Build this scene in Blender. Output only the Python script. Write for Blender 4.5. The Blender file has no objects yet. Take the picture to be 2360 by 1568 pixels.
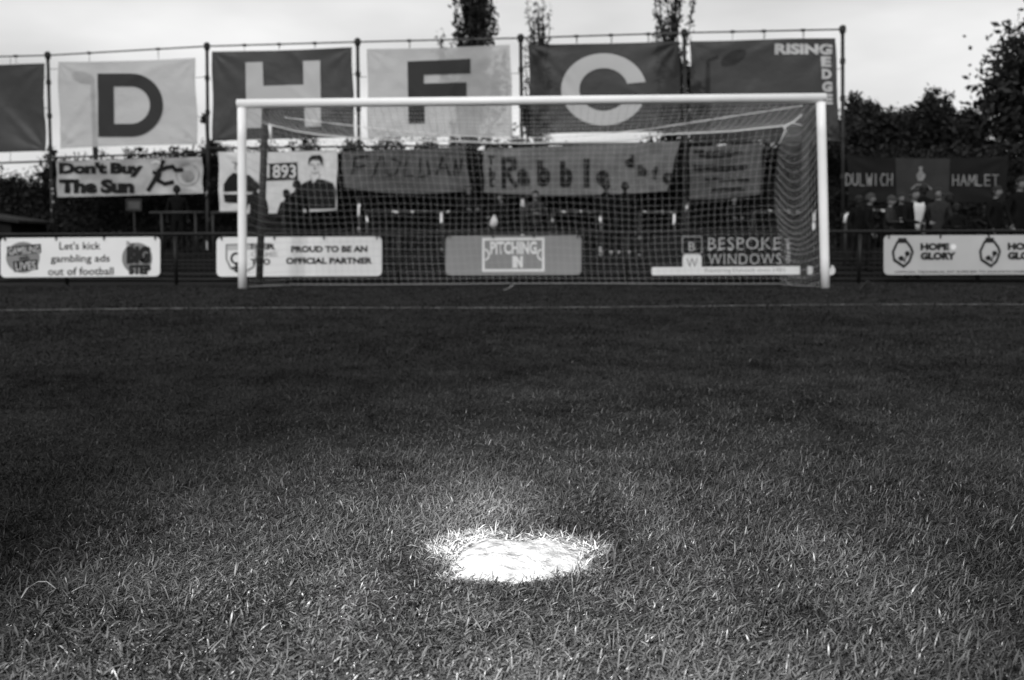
import bpy, bmesh, math, random
import numpy as np
from mathutils import Vector, Matrix, noise as mnoise
R = math.radians
sc = bpy.context.scene
COL = sc.collection

# ------------------------------------------------------------------ camera
CAM_H = 0.556
F = 2295.0                      # focal length in units of a 2360 px wide picture
cam_d = bpy.data.cameras.new('camera')
cam = bpy.data.objects.new('camera', cam_d)
COL.objects.link(cam)
cam_d.sensor_width = 36.0
cam_d.lens = 36.0 * F / 2360.0
cam_d.clip_start = 0.02
cam_d.clip_end = 2000
CAM_M = Matrix.Translation((0, 0, CAM_H)) @ Matrix.Rotation(R(90 - 5.48), 4, 'X') @ Matrix.Rotation(-0.003, 4, 'Z')
cam.matrix_world = CAM_M
cam_d.dof.use_dof = True
cam_d.dof.focus_distance = 1.86
cam_d.dof.aperture_fstop = 5.2
sc.camera = cam

# ------------------------------------------------------------------ world: flat bright overcast, black and white picture
SUN_EL, SUN_AZ = R(33), R(200)   # azimuth measured clockwise from +Y: behind the camera, a little to the left
w = bpy.data.worlds.new("World"); sc.world = w; w.use_nodes = True
nt = w.node_tree; N = nt.nodes; L = nt.links
bg = N['Background']
sky = N.new('ShaderNodeTexSky'); sky.sky_type = 'NISHITA'; sky.sun_disc = False
sky.sun_elevation = SUN_EL; sky.sun_rotation = SUN_AZ
bw = N.new('ShaderNodeRGBToBW'); L.new(sky.outputs[0], bw.inputs[0])
tc = N.new('ShaderNodeTexCoord')
mp = N.new('ShaderNodeMapping'); mp.inputs['Scale'].default_value = (1.6, 1.6, 5.0)
L.new(tc.outputs['Generated'], mp.inputs[0])
no = N.new('ShaderNodeTexNoise'); no.inputs['Scale'].default_value = 2.3; no.inputs['Detail'].default_value = 4; no.inputs['Roughness'].default_value = .45
L.new(mp.outputs[0], no.inputs['Vector'])
cr = N.new('ShaderNodeMapRange'); cr.inputs['From Min'].default_value = .3; cr.inputs['From Max'].default_value = .7
cr.inputs['To Min'].default_value = 5.9; cr.inputs['To Max'].default_value = 9.3
L.new(no.outputs['Fac'], cr.inputs['Value'])
sx = N.new('ShaderNodeSeparateXYZ'); L.new(tc.outputs['Generated'], sx.inputs[0])
el = N.new('ShaderNodeMapRange'); el.inputs['From Min'].default_value = .25; el.inputs['From Max'].default_value = 1.0
el.inputs['To Min'].default_value = 1.0; el.inputs['To Max'].default_value = 1.25
L.new(sx.outputs['Z'], el.inputs['Value'])
mu = N.new('ShaderNodeMath'); mu.operation = 'MULTIPLY'; L.new(cr.outputs[0], mu.inputs[0]); L.new(el.outputs[0], mu.inputs[1])
mx = N.new('ShaderNodeMix'); mx.data_type = 'FLOAT'; mx.inputs[0].default_value = .93
L.new(bw.outputs[0], mx.inputs[2]); L.new(mu.outputs[0], mx.inputs[3])
L.new(mx.outputs[0], bg.inputs['Color']); bg.inputs['Strength'].default_value = 0.105

sun_d = bpy.data.lights.new('sun', 'SUN'); sun_d.energy = 1.9; sun_d.angle = R(14); sun_d.color = (1, 1, 1)
sun = bpy.data.objects.new('sun', sun_d); COL.objects.link(sun)
sd = Vector((math.sin(SUN_AZ) * math.cos(SUN_EL), math.cos(SUN_AZ) * math.cos(SUN_EL), math.sin(SUN_EL)))
sun.rotation_euler = sd.to_track_quat('Z', 'Y').to_euler()
# the photographer's flash, whose pool of light lies on the near turf in the photograph
fl_d = bpy.data.lights.new('camera_flash', 'SPOT'); fl_d.energy = 1400; fl_d.spot_size = R(65); fl_d.spot_blend = 1.0
fl_d.shadow_soft_size = 0.04; fl_d.color = (1, 1, 1)
fl = bpy.data.objects.new('camera_flash', fl_d); COL.objects.link(fl)
fl.location = (-0.55, 0.30, 0.92)
fl.rotation_euler = (Vector(fl.location) - Vector((-0.03, 1.55, 0))).to_track_quat('Z', 'Y').to_euler()

sc.view_settings.view_transform = 'Standard'
sc.view_settings.look = 'None'
sc.view_settings.exposure = 0.0
sc.view_settings.gamma = 1.0
sc.render.resolution_x = 1024; sc.render.resolution_y = 680

# ------------------------------------------------------------------ helpers
def link_obj(name, me, mat=None, parent=None):
    o = bpy.data.objects.new(name, me); COL.objects.link(o)
    if mat is not None and me is not None and len(me.materials) == 0: me.materials.append(mat)
    if parent is not None: o.parent = parent
    return o

def empty(name, loc, label=None, cat=None, group=None, rz=0, kind=None):
    o = bpy.data.objects.new(name, None); COL.objects.link(o)
    o.location = loc; o.rotation_euler = (0, 0, rz)
    tag(o, label, cat, group, kind); return o

def tag(o, label=None, cat=None, group=None, kind=None):
    if label: o['label'] = label
    if cat: o['category'] = cat
    if group: o['group'] = group
    if kind: o['kind'] = kind
    return o

def child(o, root):
    """parent a mesh whose coordinates are in the world to a root Empty"""
    me = o.data
    inv = Matrix.Translation(root.location) @ root.rotation_euler.to_matrix().to_4x4()
    me.transform(inv.inverted())
    o.parent = root
    return o

def mat(name, v, rough=.8, var=.2, scale=6.0, spec=.2, bump=0.0, bscale=40, bdist=.01, trans=0.0, transl=0.0, v2=None, lo=.42, hi=.58, detail=4):
    m = bpy.data.materials.new(name); m.use_nodes = True
    n = m.node_tree.nodes; l = m.node_tree.links
    b = n['Principled BSDF']; out = n['Material Output']
    b.inputs['Roughness'].default_value = rough
    b.inputs['Specular IOR Level'].default_value = spec
    t = n.new('ShaderNodeTexCoord')
    a = n.new('ShaderNodeTexNoise'); a.inputs['Scale'].default_value = scale; a.inputs['Detail'].default_value = detail
    l.new(t.outputs['Object'], a.inputs['Vector'])
    mr = n.new('ShaderNodeMapRange')
    if v2 is None:
        mr.inputs['From Min'].default_value = .25; mr.inputs['From Max'].default_value = .75
        mr.inputs['To Min'].default_value = v * (1 - var); mr.inputs['To Max'].default_value = v * (1 + var)
    else:
        mr.inputs['From Min'].default_value = lo; mr.inputs['From Max'].default_value = hi
        mr.inputs['To Min'].default_value = v; mr.inputs['To Max'].default_value = v2
    l.new(a.outputs['Fac'], mr.inputs['Value'])
    l.new(mr.outputs[0], b.inputs['Base Color'])
    if bump:
        a2 = n.new('ShaderNodeTexNoise'); a2.inputs['Scale'].default_value = bscale; a2.inputs['Detail'].default_value = 5
        l.new(t.outputs['Object'], a2.inputs['Vector'])
        bp = n.new('ShaderNodeBump'); bp.inputs['Strength'].default_value = bump; bp.inputs['Distance'].default_value = bdist
        l.new(a2.outputs['Fac'], bp.inputs['Height']); l.new(bp.outputs[0], b.inputs['Normal'])
    last = b.outputs[0]
    if transl:
        tr = n.new('ShaderNodeBsdfTranslucent'); l.new(mr.outputs[0], tr.inputs[0])
        ms = n.new('ShaderNodeMixShader'); ms.inputs[0].default_value = transl
        l.new(last, ms.inputs[1]); l.new(tr.outputs[0], ms.inputs[2]); last = ms.outputs[0]
    if trans:
        tr = n.new('ShaderNodeBsdfTransparent')
        ms = n.new('ShaderNodeMixShader'); ms.inputs[0].default_value = trans
        l.new(last, ms.inputs[1]); l.new(tr.outputs[0], ms.inputs[2]); last = ms.outputs[0]
    l.new(last, out.inputs[0])
    return m

M = {}
M['white'] = mat('white_gloss_paint', .80, .35, .06, 3, .4)
M['white_worn'] = mat('worn_white_paint', .02, .6, v2=.62, scale=3.2, lo=.53, hi=.57)
M['board'] = mat('white_board', .70, .45, .05, 2, .3)
M['board_grey'] = mat('grey_board', .40, .5, .12, 1.3, .3)
M['board_mid'] = mat('mid_grey_board', .23, .5, .06, 2, .3)
M['black'] = mat('black_print', .012, .6, .3, 5, .2)
M['board_black'] = mat('black_board', .009, .5, .2, 5, .15)
M['greyprint'] = mat('grey_print', .2, .6, .1, 5)
M['greylight'] = mat('light_grey_print', .42, .6, .1, 5)
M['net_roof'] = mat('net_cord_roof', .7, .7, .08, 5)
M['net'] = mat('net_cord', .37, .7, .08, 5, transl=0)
M['steel_dark'] = mat('dark_steel', .018, .6, .4, 5, .25)
M['steel_mid'] = mat('grey_steel', .07, .5, .3, 5, .3)
M['fence'] = mat('dark_fence_paint', .008, .5, .4, 8, .25)
M['ban_light'] = mat('pale_banner_cloth', .38, .7, .05, 1.2, .15, bump=.9, bscale=1.3, bdist=.12, trans=.16, transl=.14)
M['ban_light_let'] = mat('dark_letter_ink', .03, .7, .12, 1.2, .15, trans=.03, transl=.1)
M['ban_dark'] = mat('dark_banner_cloth', .014, .5, .1, 1.0, .25, bump=.6, bscale=.9, bdist=.14, trans=.032, transl=.1)
M['ban_dark_let'] = mat('pale_letter_cloth', .46, .7, .04, 1.2, .15, trans=.03, transl=.1)
M['flag_grey'] = mat('grey_flag_cloth', .065, .8, .35, 1.6, .1)
M['flag_mid'] = mat('mid_flag_cloth', .115, .8, .3, 2.5, .1)
M['flag_white'] = mat('white_flag_cloth', .50, .8, .12, 4, .1)
M['flag_sun'] = mat('pale_vinyl_flag', .30, .6, .45, 1.6, .2)
M['flag_dark'] = mat('dark_flag_cloth', .009, .8, .2, 2.5, .1)
M['flag_pale'] = mat('washed_flag_cloth', .026, .8, .3, 2.5, .1)
M['flag_ink'] = mat('flag_ink', .012, .8, .2, 3, .1)
M['flag_paint'] = mat('flag_white_paint', .16, .8, .3, 9, .1)
M['bark'] = mat('bark', .02, .9, .4, 12, .1, bump=.5)
M['leaf'] = mat('dark_leaves', .022, .6, .6, .8, .25, transl=.25)
M['leaf2'] = mat('darker_leaves', .014, .6, .6, .8, .25, transl=.2)
M['leaf_far'] = mat('far_leaves', .035, .7, .5, .8, .2, transl=.3)
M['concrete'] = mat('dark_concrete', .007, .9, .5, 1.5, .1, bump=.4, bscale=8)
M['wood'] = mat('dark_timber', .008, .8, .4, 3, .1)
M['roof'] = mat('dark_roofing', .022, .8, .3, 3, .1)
M['skin'] = mat('skin', .16, .6, .1, 8, .3)
M['skin_dim'] = mat('skin_dim', .14, .6, .1, 8, .3)
M['cloth_black'] = mat('black_clothing', .006, .9, .4, 8, .05)
M['cloth_dark'] = mat('dark_clothing', .024, .9, .4, 8, .05)
M['cloth_mid'] = mat('grey_clothing', .025, .9, .4, 8, .05)
M['cloth_white'] = mat('white_clothing', .46, .9, .1, 8, .05)
M['hair'] = mat('dark_hair', .01, .7, .4, 30, .2)
M['hair_grey'] = mat('grey_hair', .03, .7, .4, 30, .2)
M['straw'] = mat('dry_straw', .07, .4, .3, 30, .4)

BASIS = CAM_M.to_3x3()
def ray(px, py):
    return BASIS @ Vector(((px - 1180) / F, -(py - 784) / F, -1))
class Plane:                     # vertical wall-like plane y = A - B x
    def __init__(s, A, B): s.A, s.B = A, B
    def hit(s, px, py):
        d = ray(px, py); t = s.A / (d.y + s.B * d.x)
        return Vector((0, 0, CAM_H)) + d * t
def ground_hit(px, py, z=0.0):
    d = ray(px, py); t = (z - CAM_H) / d.z
    return Vector((0, 0, CAM_H)) + d * t
GOAL = Plane(12.7, .05)
BACK = Plane(14.35, .05)
FENCE = Plane(15.25, .05)
SCAF = Plane(26.0, .137)

CORNERS = {}
def waves(x, z, seed, amp):
    r = random.Random(seed); s = 0; hf = 2.1 if 10 < seed < 20 else 1.0
    for k in range(5):
        a = r.uniform(-1, 1); fx = r.uniform(.5, 3.2); fz = r.uniform(.2, 1.6); p = r.uniform(0, 6.28)
        s += a * math.sin(hf * fx * x + fz * z + p + .8 * math.sin(1.3 * z + p))
    s = s * amp / 2.2
    for cx, cz, sx in CORNERS.get(seed, ()):
        dx, dz = x - cx, z - cz; rr_ = math.hypot(dx, dz)
        s += .020 * math.exp(-rr_ / .9) * math.sin(11 * math.atan2(dz, dx * sx) + cx) * min(1, rr_ / .25)
    if seed < 10 and CORNERS.get(seed):
        r = random.Random(seed + 50); c = CORNERS[seed]
        for k in range(6):
            ox = r.uniform(c[0][0], c[1][0]); oz = r.uniform(c[2][1], c[0][1]); an = r.choice((-.6, .5, .9, -.9)) + r.uniform(-.2, .2); ln = r.uniform(.5, 1.1)
            al = (x - ox) * math.cos(an) + (z - oz) * math.sin(an); ac = -(x - ox) * math.sin(an) + (z - oz) * math.cos(an) + .12 * al * al
            s += .017 * math.exp(-(ac / .10) ** 2 - (al / ln) ** 2)
    return s

def smooth(me):
    me.polygons.foreach_set('use_smooth', [True] * len(me.polygons)); me.update()

def mesh_from(verts, faces, name='m'):
    me = bpy.data.meshes.new(name); me.from_pydata([tuple(v) for v in verts], [], faces); me.update(); return me

def tube(points, r, sides=6, closed_ends=True, r2=None):
    """verts, faces of a tube along points; r may be a list"""
    n = len(points); V = []; Fc = []
    pts = [Vector(p) for p in points]
    up = Vector((0, 0, 1))
    for i, p in enumerate(pts):
        a = pts[max(0, i - 1)]; b = pts[min(n - 1, i + 1)]
        t = (b - a)
        if t.length < 1e-9: t = Vector((0, 0, 1))
        t.normalize()
        s = t.cross(up)
        if s.length < .05: s = t.cross(Vector((0, 1, 0)))
        s.normalize(); u = s.cross(t)
        rr = r[i] if isinstance(r, (list, tuple)) else (r if r2 is None else r + (r2 - r) * i / (n - 1))
        for k in range(sides):
            an = 2 * math.pi * k / sides
            V.append(p + s * (math.cos(an) * rr) + u * (math.sin(an) * rr))
    for i in range(n - 1):
        for k in range(sides):
            k2 = (k + 1) % sides
            Fc.append((i * sides + k, i * sides + k2, (i + 1) * sides + k2, (i + 1) * sides + k))
    if closed_ends:
        Fc.append(tuple(range(sides))[::-1]); Fc.append(tuple((n - 1) * sides + k for k in range(sides)))
    return V, Fc

class MB:
    def __init__(s): s.V = []; s.F = []
    def add(s, vf):
        o = len(s.V); s.V += list(vf[0]); s.F += [tuple(i + o for i in f) for f in vf[1]]; return s
    def tube(s, pts, r, sides=6, **k): return s.add(tube(pts, r, sides, **k))
    def box(s, c, d, rz=0):
        x, y, z = [q / 2 for q in d]; m = Matrix.Rotation(rz, 3, 'Z')
        V = [Vector(c) + m @ Vector((i * x, j * y, k * z)) for i in (-1, 1) for j in (-1, 1) for k in (-1, 1)]
        return s.add((V, [(0, 1, 3, 2), (4, 6, 7, 5), (0, 4, 5, 1), (2, 3, 7, 6), (0, 2, 6, 4), (1, 5, 7, 3)]))
    def build(s, name, m, root=None, sm=False, world=True):
        me = mesh_from(s.V, s.F, name)
        if sm: smooth(me)
        o = link_obj(name, me, m)
        if root is not None:
            if world: child(o, root)
            else: o.parent = root
        return o

# flat shapes given as outlines in picture units, carried onto a plane in the world
def outline_mesh(splines, is_bezier=False):
    cu = bpy.data.curves.new('c', 'CURVE'); cu.dimensions = '2D'; cu.fill_mode = 'BOTH'
    for pts in splines:
        sp = cu.splines.new('POLY'); sp.points.add(len(pts) - 1)
        for i, (x, y) in enumerate(pts): sp.points[i].co = (x, -y, 0, 1)
        sp.use_cyclic_u = True
    return curve_to_bm(cu)

def curve_to_bm(cu):
    o = bpy.data.objects.new('tmp', cu); COL.objects.link(o)
    dg = bpy.context.evaluated_depsgraph_get()
    me = bpy.data.meshes.new_from_object(o.evaluated_get(dg))
    bm = bmesh.new(); bm.from_mesh(me)
    bpy.data.objects.remove(o); bpy.data.curves.remove(cu); bpy.data.meshes.remove(me)
    return bm

def text_bm(s, box, bold=0.02, shear=0.0, rot=0.0, spacing=1.0):
    cu = bpy.data.curves.new('t', 'FONT'); cu.body = s; cu.size = 1; cu.offset = bold; cu.shear = shear
    cu.space_character = spacing; cu.resolution_u = 3
    bm = curve_to_bm(cu)
    xs = [v.co.x for v in bm.verts]; ys = [v.co.y for v in bm.verts]
    x0, x1, y0, y1 = min(xs), max(xs), min(ys), max(ys)
    X0, Y0, X1, Y1 = box; cx, cy = (X0 + X1) / 2, (Y0 + Y1) / 2
    for v in bm.verts:
        x = X0 + (v.co.x - x0) / (x1 - x0) * (X1 - X0)
        y = Y1 - (v.co.y - y0) / (y1 - y0) * (Y1 - Y0)
        if rot:
            c, s_ = math.cos(rot), math.sin(rot); dx, dy = x - cx, y - cy
            x, y = cx + dx * c - dy * s_, cy + dx * s_ + dy * c
        v.co = (x, -y, 0)
    return bm

def strokes_bm(strokes, wd):
    """hand painted strokes: polylines in picture units with width wd"""
    bm = bmesh.new()
    for pl in strokes:
        for (a, b) in zip(pl[:-1], pl[1:]):
            dx, dy = b[0] - a[0], b[1] - a[1]; l = math.hypot(dx, dy) or 1
            nx, ny = -dy / l * wd / 2, dx / l * wd / 2; ex, ey = dx / l * wd * .35, dy / l * wd * .35
            q = [(a[0] - ex + nx, a[1] - ey + ny), (b[0] + ex + nx, b[1] + ey + ny), (b[0] + ex - nx, b[1] + ey - ny), (a[0] - ex - nx, a[1] - ey - ny)]
            bm.faces.new([bm.verts.new((x, -y, 0)) for x, y in q])
    return bm

def circle(cx, cy, rx, ry=None, n=28, a0=0, a1=2 * math.pi):
    ry = ry or rx
    return [(cx + rx * math.cos(a0 + (a1 - a0) * i / n), cy + ry * math.sin(a0 + (a1 - a0) * i / n)) for i in range(n)]
def rrect(x0, y0, x1, y1, r, n=5):
    P = []
    for cx, cy, a in ((x1 - r, y0 + r, -90), (x1 - r, y1 - r, 0), (x0 + r, y1 - r, 90), (x0 + r, y0 + r, 180)):
        for i in range(n + 1):
            t = R(a + 90 * i / n); P.append((cx + r * math.cos(t), cy + r * math.sin(t)))
    return P
def tilt(pts, x0, slope):        # boards run slightly uphill to the right in the picture
    return [(x, y + (x - x0) * slope) for x, y in pts]

def lay(bm, name, plane, m, root, off, seed=None, amp=0, cut=9, thick=0.0, slope=None, warp=None):
    """carry a flat outline in picture units onto a plane in the world, following the folds of the cloth"""
    if amp or warp:
        xs = [v.co.x for v in bm.verts]; ys = [v.co.y for v in bm.verts]
        x = min(xs) + cut
        while x < max(xs):
            bmesh.ops.bisect_plane(bm, geom=bm.verts[:] + bm.edges[:] + bm.faces[:], plane_co=(x, 0, 0), plane_no=(1, 0, 0)); x += cut
        y = min(ys) + cut
        while y < max(ys):
            bmesh.ops.bisect_plane(bm, geom=bm.verts[:] + bm.edges[:] + bm.faces[:], plane_co=(0, y, 0), plane_no=(0, 1, 0)); y += cut
    if thick:
        g = bmesh.ops.extrude_face_region(bm, geom=bm.faces[:])
        back = {e for e in g['geom'] if isinstance(e, bmesh.types.BMVert)}
    else: back = set()
    for v in bm.verts:
        px, py = v.co.x, -v.co.y
        if slope: py += (px - slope[0]) * slope[1]
        if warp: px, py = warp(px, py)
        p = plane.hit(px, py)
        d = off + (waves(p.x, p.z, seed, amp) if amp else 0)
        if v in back: d -= thick
        v.co = (p.x, p.y - d, p.z)
    bmesh.ops.recalc_face_normals(bm, faces=bm.faces[:])
    me = bpy.data.meshes.new(name); bm.to_mesh(me); bm.free()
    o = link_obj(name, me, m)
    return child(o, root)

# ------------------------------------------------------------------ ground
def h_ground(x, y):
    z = 0.0
    if y > 12.5: z = -0.055 * min(1, (y - 12.5) / 2.7)
    return z + .006 * math.sin(x * 1.1 + .5 * y) * min(1, max(0, (y - 3) / 3))
def soil_material():
    m = mat('turf_soil', .008, .9, .5, 14, .1, bump=.8, bscale=60)
    return m
def build_ground():
    xs = sorted(set([-400, -200, -100, -60, -40] + [i * 1.0 for i in range(-30, 31)] + [40, 60, 100, 200, 400]))
    ys = sorted(set([-60, -20, -8, -3] + [i * .5 for i in range(-2, 34)] + [17, 20, 26, 40, 80, 160, 400]))
    V = [(x, y, h_ground(x, y)) for y in ys for x in xs]; nx = len(xs)
    Fc = [(j * nx + i, j * nx + i + 1, (j + 1) * nx + i + 1, (j + 1) * nx + i) for j in range(len(ys) - 1) for i in range(nx - 1)]
    me = mesh_from(V, Fc); smooth(me)
    o = link_obj('ground', me, soil_material()); o['kind'] = 'structure'
build_ground()

SPOT = Vector((0.0, 0, 0))
_s = ground_hit(1196, 1292)
SPOT = Vector((_s.x, _s.y, 0)); SR = .112
# worn chalky disc of the penalty spot
def build_spot():
    bm = bmesh.new(); n = 72; rings = 26; rnd = random.Random(3)
    ph = [rnd.uniform(0, 6.28) for _ in range(6)]
    def edge(a): return .95 * (abs(math.cos(a)) ** 3 + abs(math.sin(a)) ** 3) ** (-1 / 3) + .05 * math.sin(3 * a + ph[0]) + .045 * math.sin(5 * a + ph[1]) + .03 * math.sin(11 * a + ph[2]) + .02 * math.sin(19 * a + ph[3])
    prev = None; c = None
    for j in range(rings + 1):
        row = []
        for i in range(n):
            a = 2 * math.pi * i / n; r = SR * 1.16 * j / rings * edge(a)
            x, y = SPOT.x + r * math.cos(a), SPOT.y + r * math.sin(a)
            z = .015 * (1 - (j / rings) ** 2) + .004 * mnoise.noise((x * 38, y * 38, 1)) + .0022 * mnoise.noise((x * 110, y * 110, 4)) + .002
            if j == rings: z = -.002
            d1 = math.hypot((x - SPOT.x + .012) / .020, (y - SPOT.y - .01) / .030)
            z -= .006 * math.exp(-d1 * d1)
            d2 = math.hypot((x - SPOT.x + .050) / .014, (y - SPOT.y - .03) / .018); z -= .004 * math.exp(-d2 * d2)
            if j == 0:
                if c is None: c = bm.verts.new((SPOT.x, SPOT.y, z))
                row.append(c)
            else: row.append(bm.verts.new((x, y, z)))
        if prev is not None:
            for i in range(n):
                i2 = (i + 1) % n
                if j == 1: bm.faces.new((c, row[i], row[i2]))
                else: bm.faces.new((prev[i], row[i], row[i2], prev[i2]))
        prev = row
    me = bpy.data.meshes.new('penalty_spot'); bm.to_mesh(me); bm.free(); smooth(me)
    m = mat('chalk_paint', .05, .9, v2=.165, scale=38, lo=.28, hi=.54, bump=.5, bscale=160, detail=9)
    o = link_obj('penalty_spot', me, m); o['kind'] = 'structure'
build_spot()

# chalk line across the pitch, broken where the grass stands through it
LINE_A = ground_hit(0, 716); LINE_B = ground_hit(2360, 703)
def line_y(x):
    return LINE_A.y + (LINE_B.y - LINE_A.y) * (x - LINE_A.x) / (LINE_B.x - LINE_A.x)
def build_line():
    V = []; Fc = []; n = 300
    for i in range(n + 1):
        x = -14 + 28 * i / n; y = line_y(x); j = .006 * math.sin(i * 1.7) + .004 * math.sin(i * 3.1)
        V += [(x, y - .05 + j, h_ground(x, y) + .006), (x, y + .05 + j, h_ground(x, y) + .006)]
        if i: k = 2 * i; Fc.append((k - 2, k, k + 1, k - 1))
    m = mat('faded_line_chalk', .02, .9, v2=.16, scale=7, lo=.35, hi=.65)
    o = link_obj('pitch_line', mesh_from(V, Fc), m); o['kind'] = 'structure'
build_line()

# ------------------------------------------------------------------ grass blades
def vnoise(x, y, seed=0):
    """smooth value noise, numpy"""
    rng = np.random.RandomState(seed); T = rng.rand(64, 64)
    xi = np.floor(x).astype(int); yi = np.floor(y).astype(int); fx = x - xi; fy = y - yi
    fx = fx * fx * (3 - 2 * fx); fy = fy * fy * (3 - 2 * fy)
    a = T[xi % 64, yi % 64]; b = T[(xi + 1) % 64, yi % 64]; c = T[xi % 64, (yi + 1) % 64]; d = T[(xi + 1) % 64, (yi + 1) % 64]
    return (a * (1 - fx) + b * fx) * (1 - fy) + (c * (1 - fx) + d * fx) * fy

def blades(n, ylo, yhi, wmul, Lmin, Lmax, wd, rng, flat=.45, over=.35):
    y = np.sqrt(rng.rand(n) * (yhi ** 2 - ylo ** 2) + ylo ** 2)
    half = y * .53 * wmul + over
    x = (rng.rand(n) * 2 - 1) * half
    return blade_mesh(x, y, Lmin, Lmax, wd, rng, flat)

def side_blades(n, ylo, yhi, xmax, Lmin, Lmax, wd, rng):
    # the turf goes on beyond the frame on both sides
    y = rng.uniform(ylo, yhi, n); x = rng.uniform(-xmax, xmax, n); k = (np.abs(x) > y * .53 + .2) | (y < 1.0)
    return blade_mesh(x[k], y[k], Lmin, Lmax, wd, rng, .7)

def blade_mesh(x, y, Lmin, Lmax, wd, rng, flat=.45, tadd=0.0):
    # clumping: drop blades where the noise is low
    cl = vnoise(x * 9, y * 9, 1) * .6 + vnoise(x * 23, y * 23, 2) * .4
    keep = rng.rand(len(x)) < np.clip(.35 + 1.3 * cl + np.clip((y - 3) / 3, 0, .6), 0, 1)
    dx, dy = x - SPOT.x, y - SPOT.y
    rr = np.hypot(dx, dy); an = np.arctan2(dy, dx)
    edge = SR * (np.abs(np.cos(an)) ** 3 + np.abs(np.sin(an)) ** 3) ** (-1 / 3) * (.95 + .06 * np.sin(3 * an + 1) + .05 * np.sin(7 * an))
    keep &= ~((rr < edge * .93) & (rng.rand(len(x)) < .90))
    x, y, rr, an, edge, cl = [a[keep] for a in (x, y, rr, an, edge, cl)]
    n = len(x); dy_ = y - SPOT.y
    L_ = (Lmin + (Lmax - Lmin) * rng.rand(n) ** 1.6) * (.65 + .7 * vnoise(x * 5 + 9, y * 5, 3))
    lean = np.where(rng.rand(n) < flat, rng.uniform(.95, 1.48, n), rng.uniform(.2, 1.0, n))   # angle from the vertical
    swirl = vnoise(x * 3.1, y * 3.1, 5) * 7 + vnoise(x * 11, y * 11, 6) * 5
    q_ = rng.rand(n)
    az = np.where(q_ < .42, rng.normal(.15, .6, n), np.where(q_ < .72, math.pi + rng.normal(-.1, .6, n), swirl + rng.uniform(-2.4, 2.4, n))) + (swirl % 1.3 - .65) * .6
    # blades round the bare spot lean away from or over it
    near = rr < edge * 1.25
    inside = rr < edge * .93
    L_ = np.where(inside, L_ * .45, L_); lean = np.where(inside, rng.uniform(1.35, 1.54, n), lean)
    fr = (rr < edge * 1.3) & (rng.rand(n) < .75)
    lean = np.where(fr, rng.uniform(1.0, 1.5, n), lean); L_ = np.where(fr & (dy_ < 0), L_ * .6, L_)
    curv = rng.uniform(0, .3, n)
    hx, hy = np.cos(az), np.sin(az)
    w_ = wd * rng.uniform(.55, 1.25, n)
    tw = az + math.pi / 2 + rng.normal(0, .7, n)
    wx, wy = np.cos(tw), np.sin(tw); wz = rng.normal(0, .25, n)
    z0 = np.zeros(n) - .001
    far = y > 3
    z0 = np.where(y > 12.5, -0.055 * np.minimum(1, (y - 12.5) / 2.7), z0) + .006 * np.sin(x * 1.1 + .5 * y) * np.clip((y - 3) / 3, 0, 1)
    P = np.zeros((n, 7, 3), np.float32)
    for k, (t, ww) in enumerate(((0, .7), (.38, 1.0), (.74, .7))):
        ang = lean * (.82 + .18 * t + curv * t * t * .5)
        s = L_ * t
        hor = s * np.sin(np.minimum(ang, 1.5)); ver = s * np.cos(np.minimum(ang, 1.5))
        cx = x + hx * hor; cy = y + hy * hor; cz = z0 + ver + .002
        for q, sg in ((0, -1), (1, 1)):
            P[:, 2 * k + q, 0] = cx + sg * wx * w_ * ww / 2
            P[:, 2 * k + q, 1] = cy + sg * wy * w_ * ww / 2
            P[:, 2 * k + q, 2] = cz + sg * wz * w_ * ww / 2
    ang = np.minimum(lean * (1 + curv * .5), 1.56)
    P[:, 6, 0] = x + hx * L_ * np.sin(ang); P[:, 6, 1] = y + hy * L_ * np.sin(ang); P[:, 6, 2] = np.maximum(z0 + L_ * np.cos(ang), z0 + .002)
    # white paint sprayed on the blades round the spot, heavier on the far and left side
    q = rr / edge
    jag = vnoise(x * 34, y * 34, 8) * .45 + vnoise(x * 90, y * 90, 9) * .25
    reach = 1.28 + .30 * np.clip(np.sin(an - .3), 0, 1) + .28 * np.clip(-np.cos(an), 0, 1) - .10 * np.clip(-np.sin(an), 0, 1) + .20 * np.clip(np.cos(an), 0, 1)
    paint = np.clip((reach + (jag - .35) * .7 - q) / .55, 0, 1) * rng.uniform(.3, 1, n)
    paint = np.where(rng.rand(n) < .16, paint * .1, paint)
    # a soft patch of paler blades behind the spot
    ox, oy = (x - (SPOT.x - .07)) / .12, (y - (SPOT.y + .30)) / .22
    paint = np.maximum(paint, .17 * np.exp(-(ox * ox + oy * oy)) * rng.uniform(.3, 1.2, n))
    # the line
    ly = LINE_A.y + (LINE_B.y - LINE_A.y) * (x - LINE_A.x) / (LINE_B.x - LINE_A.x)
    lp = np.clip((.05 - np.abs(y - ly)) / .02, 0, 1) * (.06 + .14 * vnoise(x * 4, y * 0 + 3, 11))
    paint = np.maximum(paint, lp * rng.uniform(.5, 1, n))
    tone = rng.rand(n) * .7 + .3 * vnoise(x * 2.2, y * 2.2, 12) + tadd + .32 * (vnoise(x * 7, y * 5, 14) - .5) + .25 * (vnoise(x * 16, y * 11, 15) - .5)
    tone = np.maximum(tone, .03)
    ux, uy = (x - (SPOT.x + .10)) / .13, (y - (SPOT.y + .27)) / .17  # shadow right behind the spot, painted in as darker blade tone
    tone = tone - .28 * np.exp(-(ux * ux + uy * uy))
    tone = np.where(rng.rand(n) < .010, 1.1 + rng.rand(n) * .8, tone)    # dead straw coloured blades
    return P.reshape(-1, 3), np.stack([paint, tone], 1)

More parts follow.
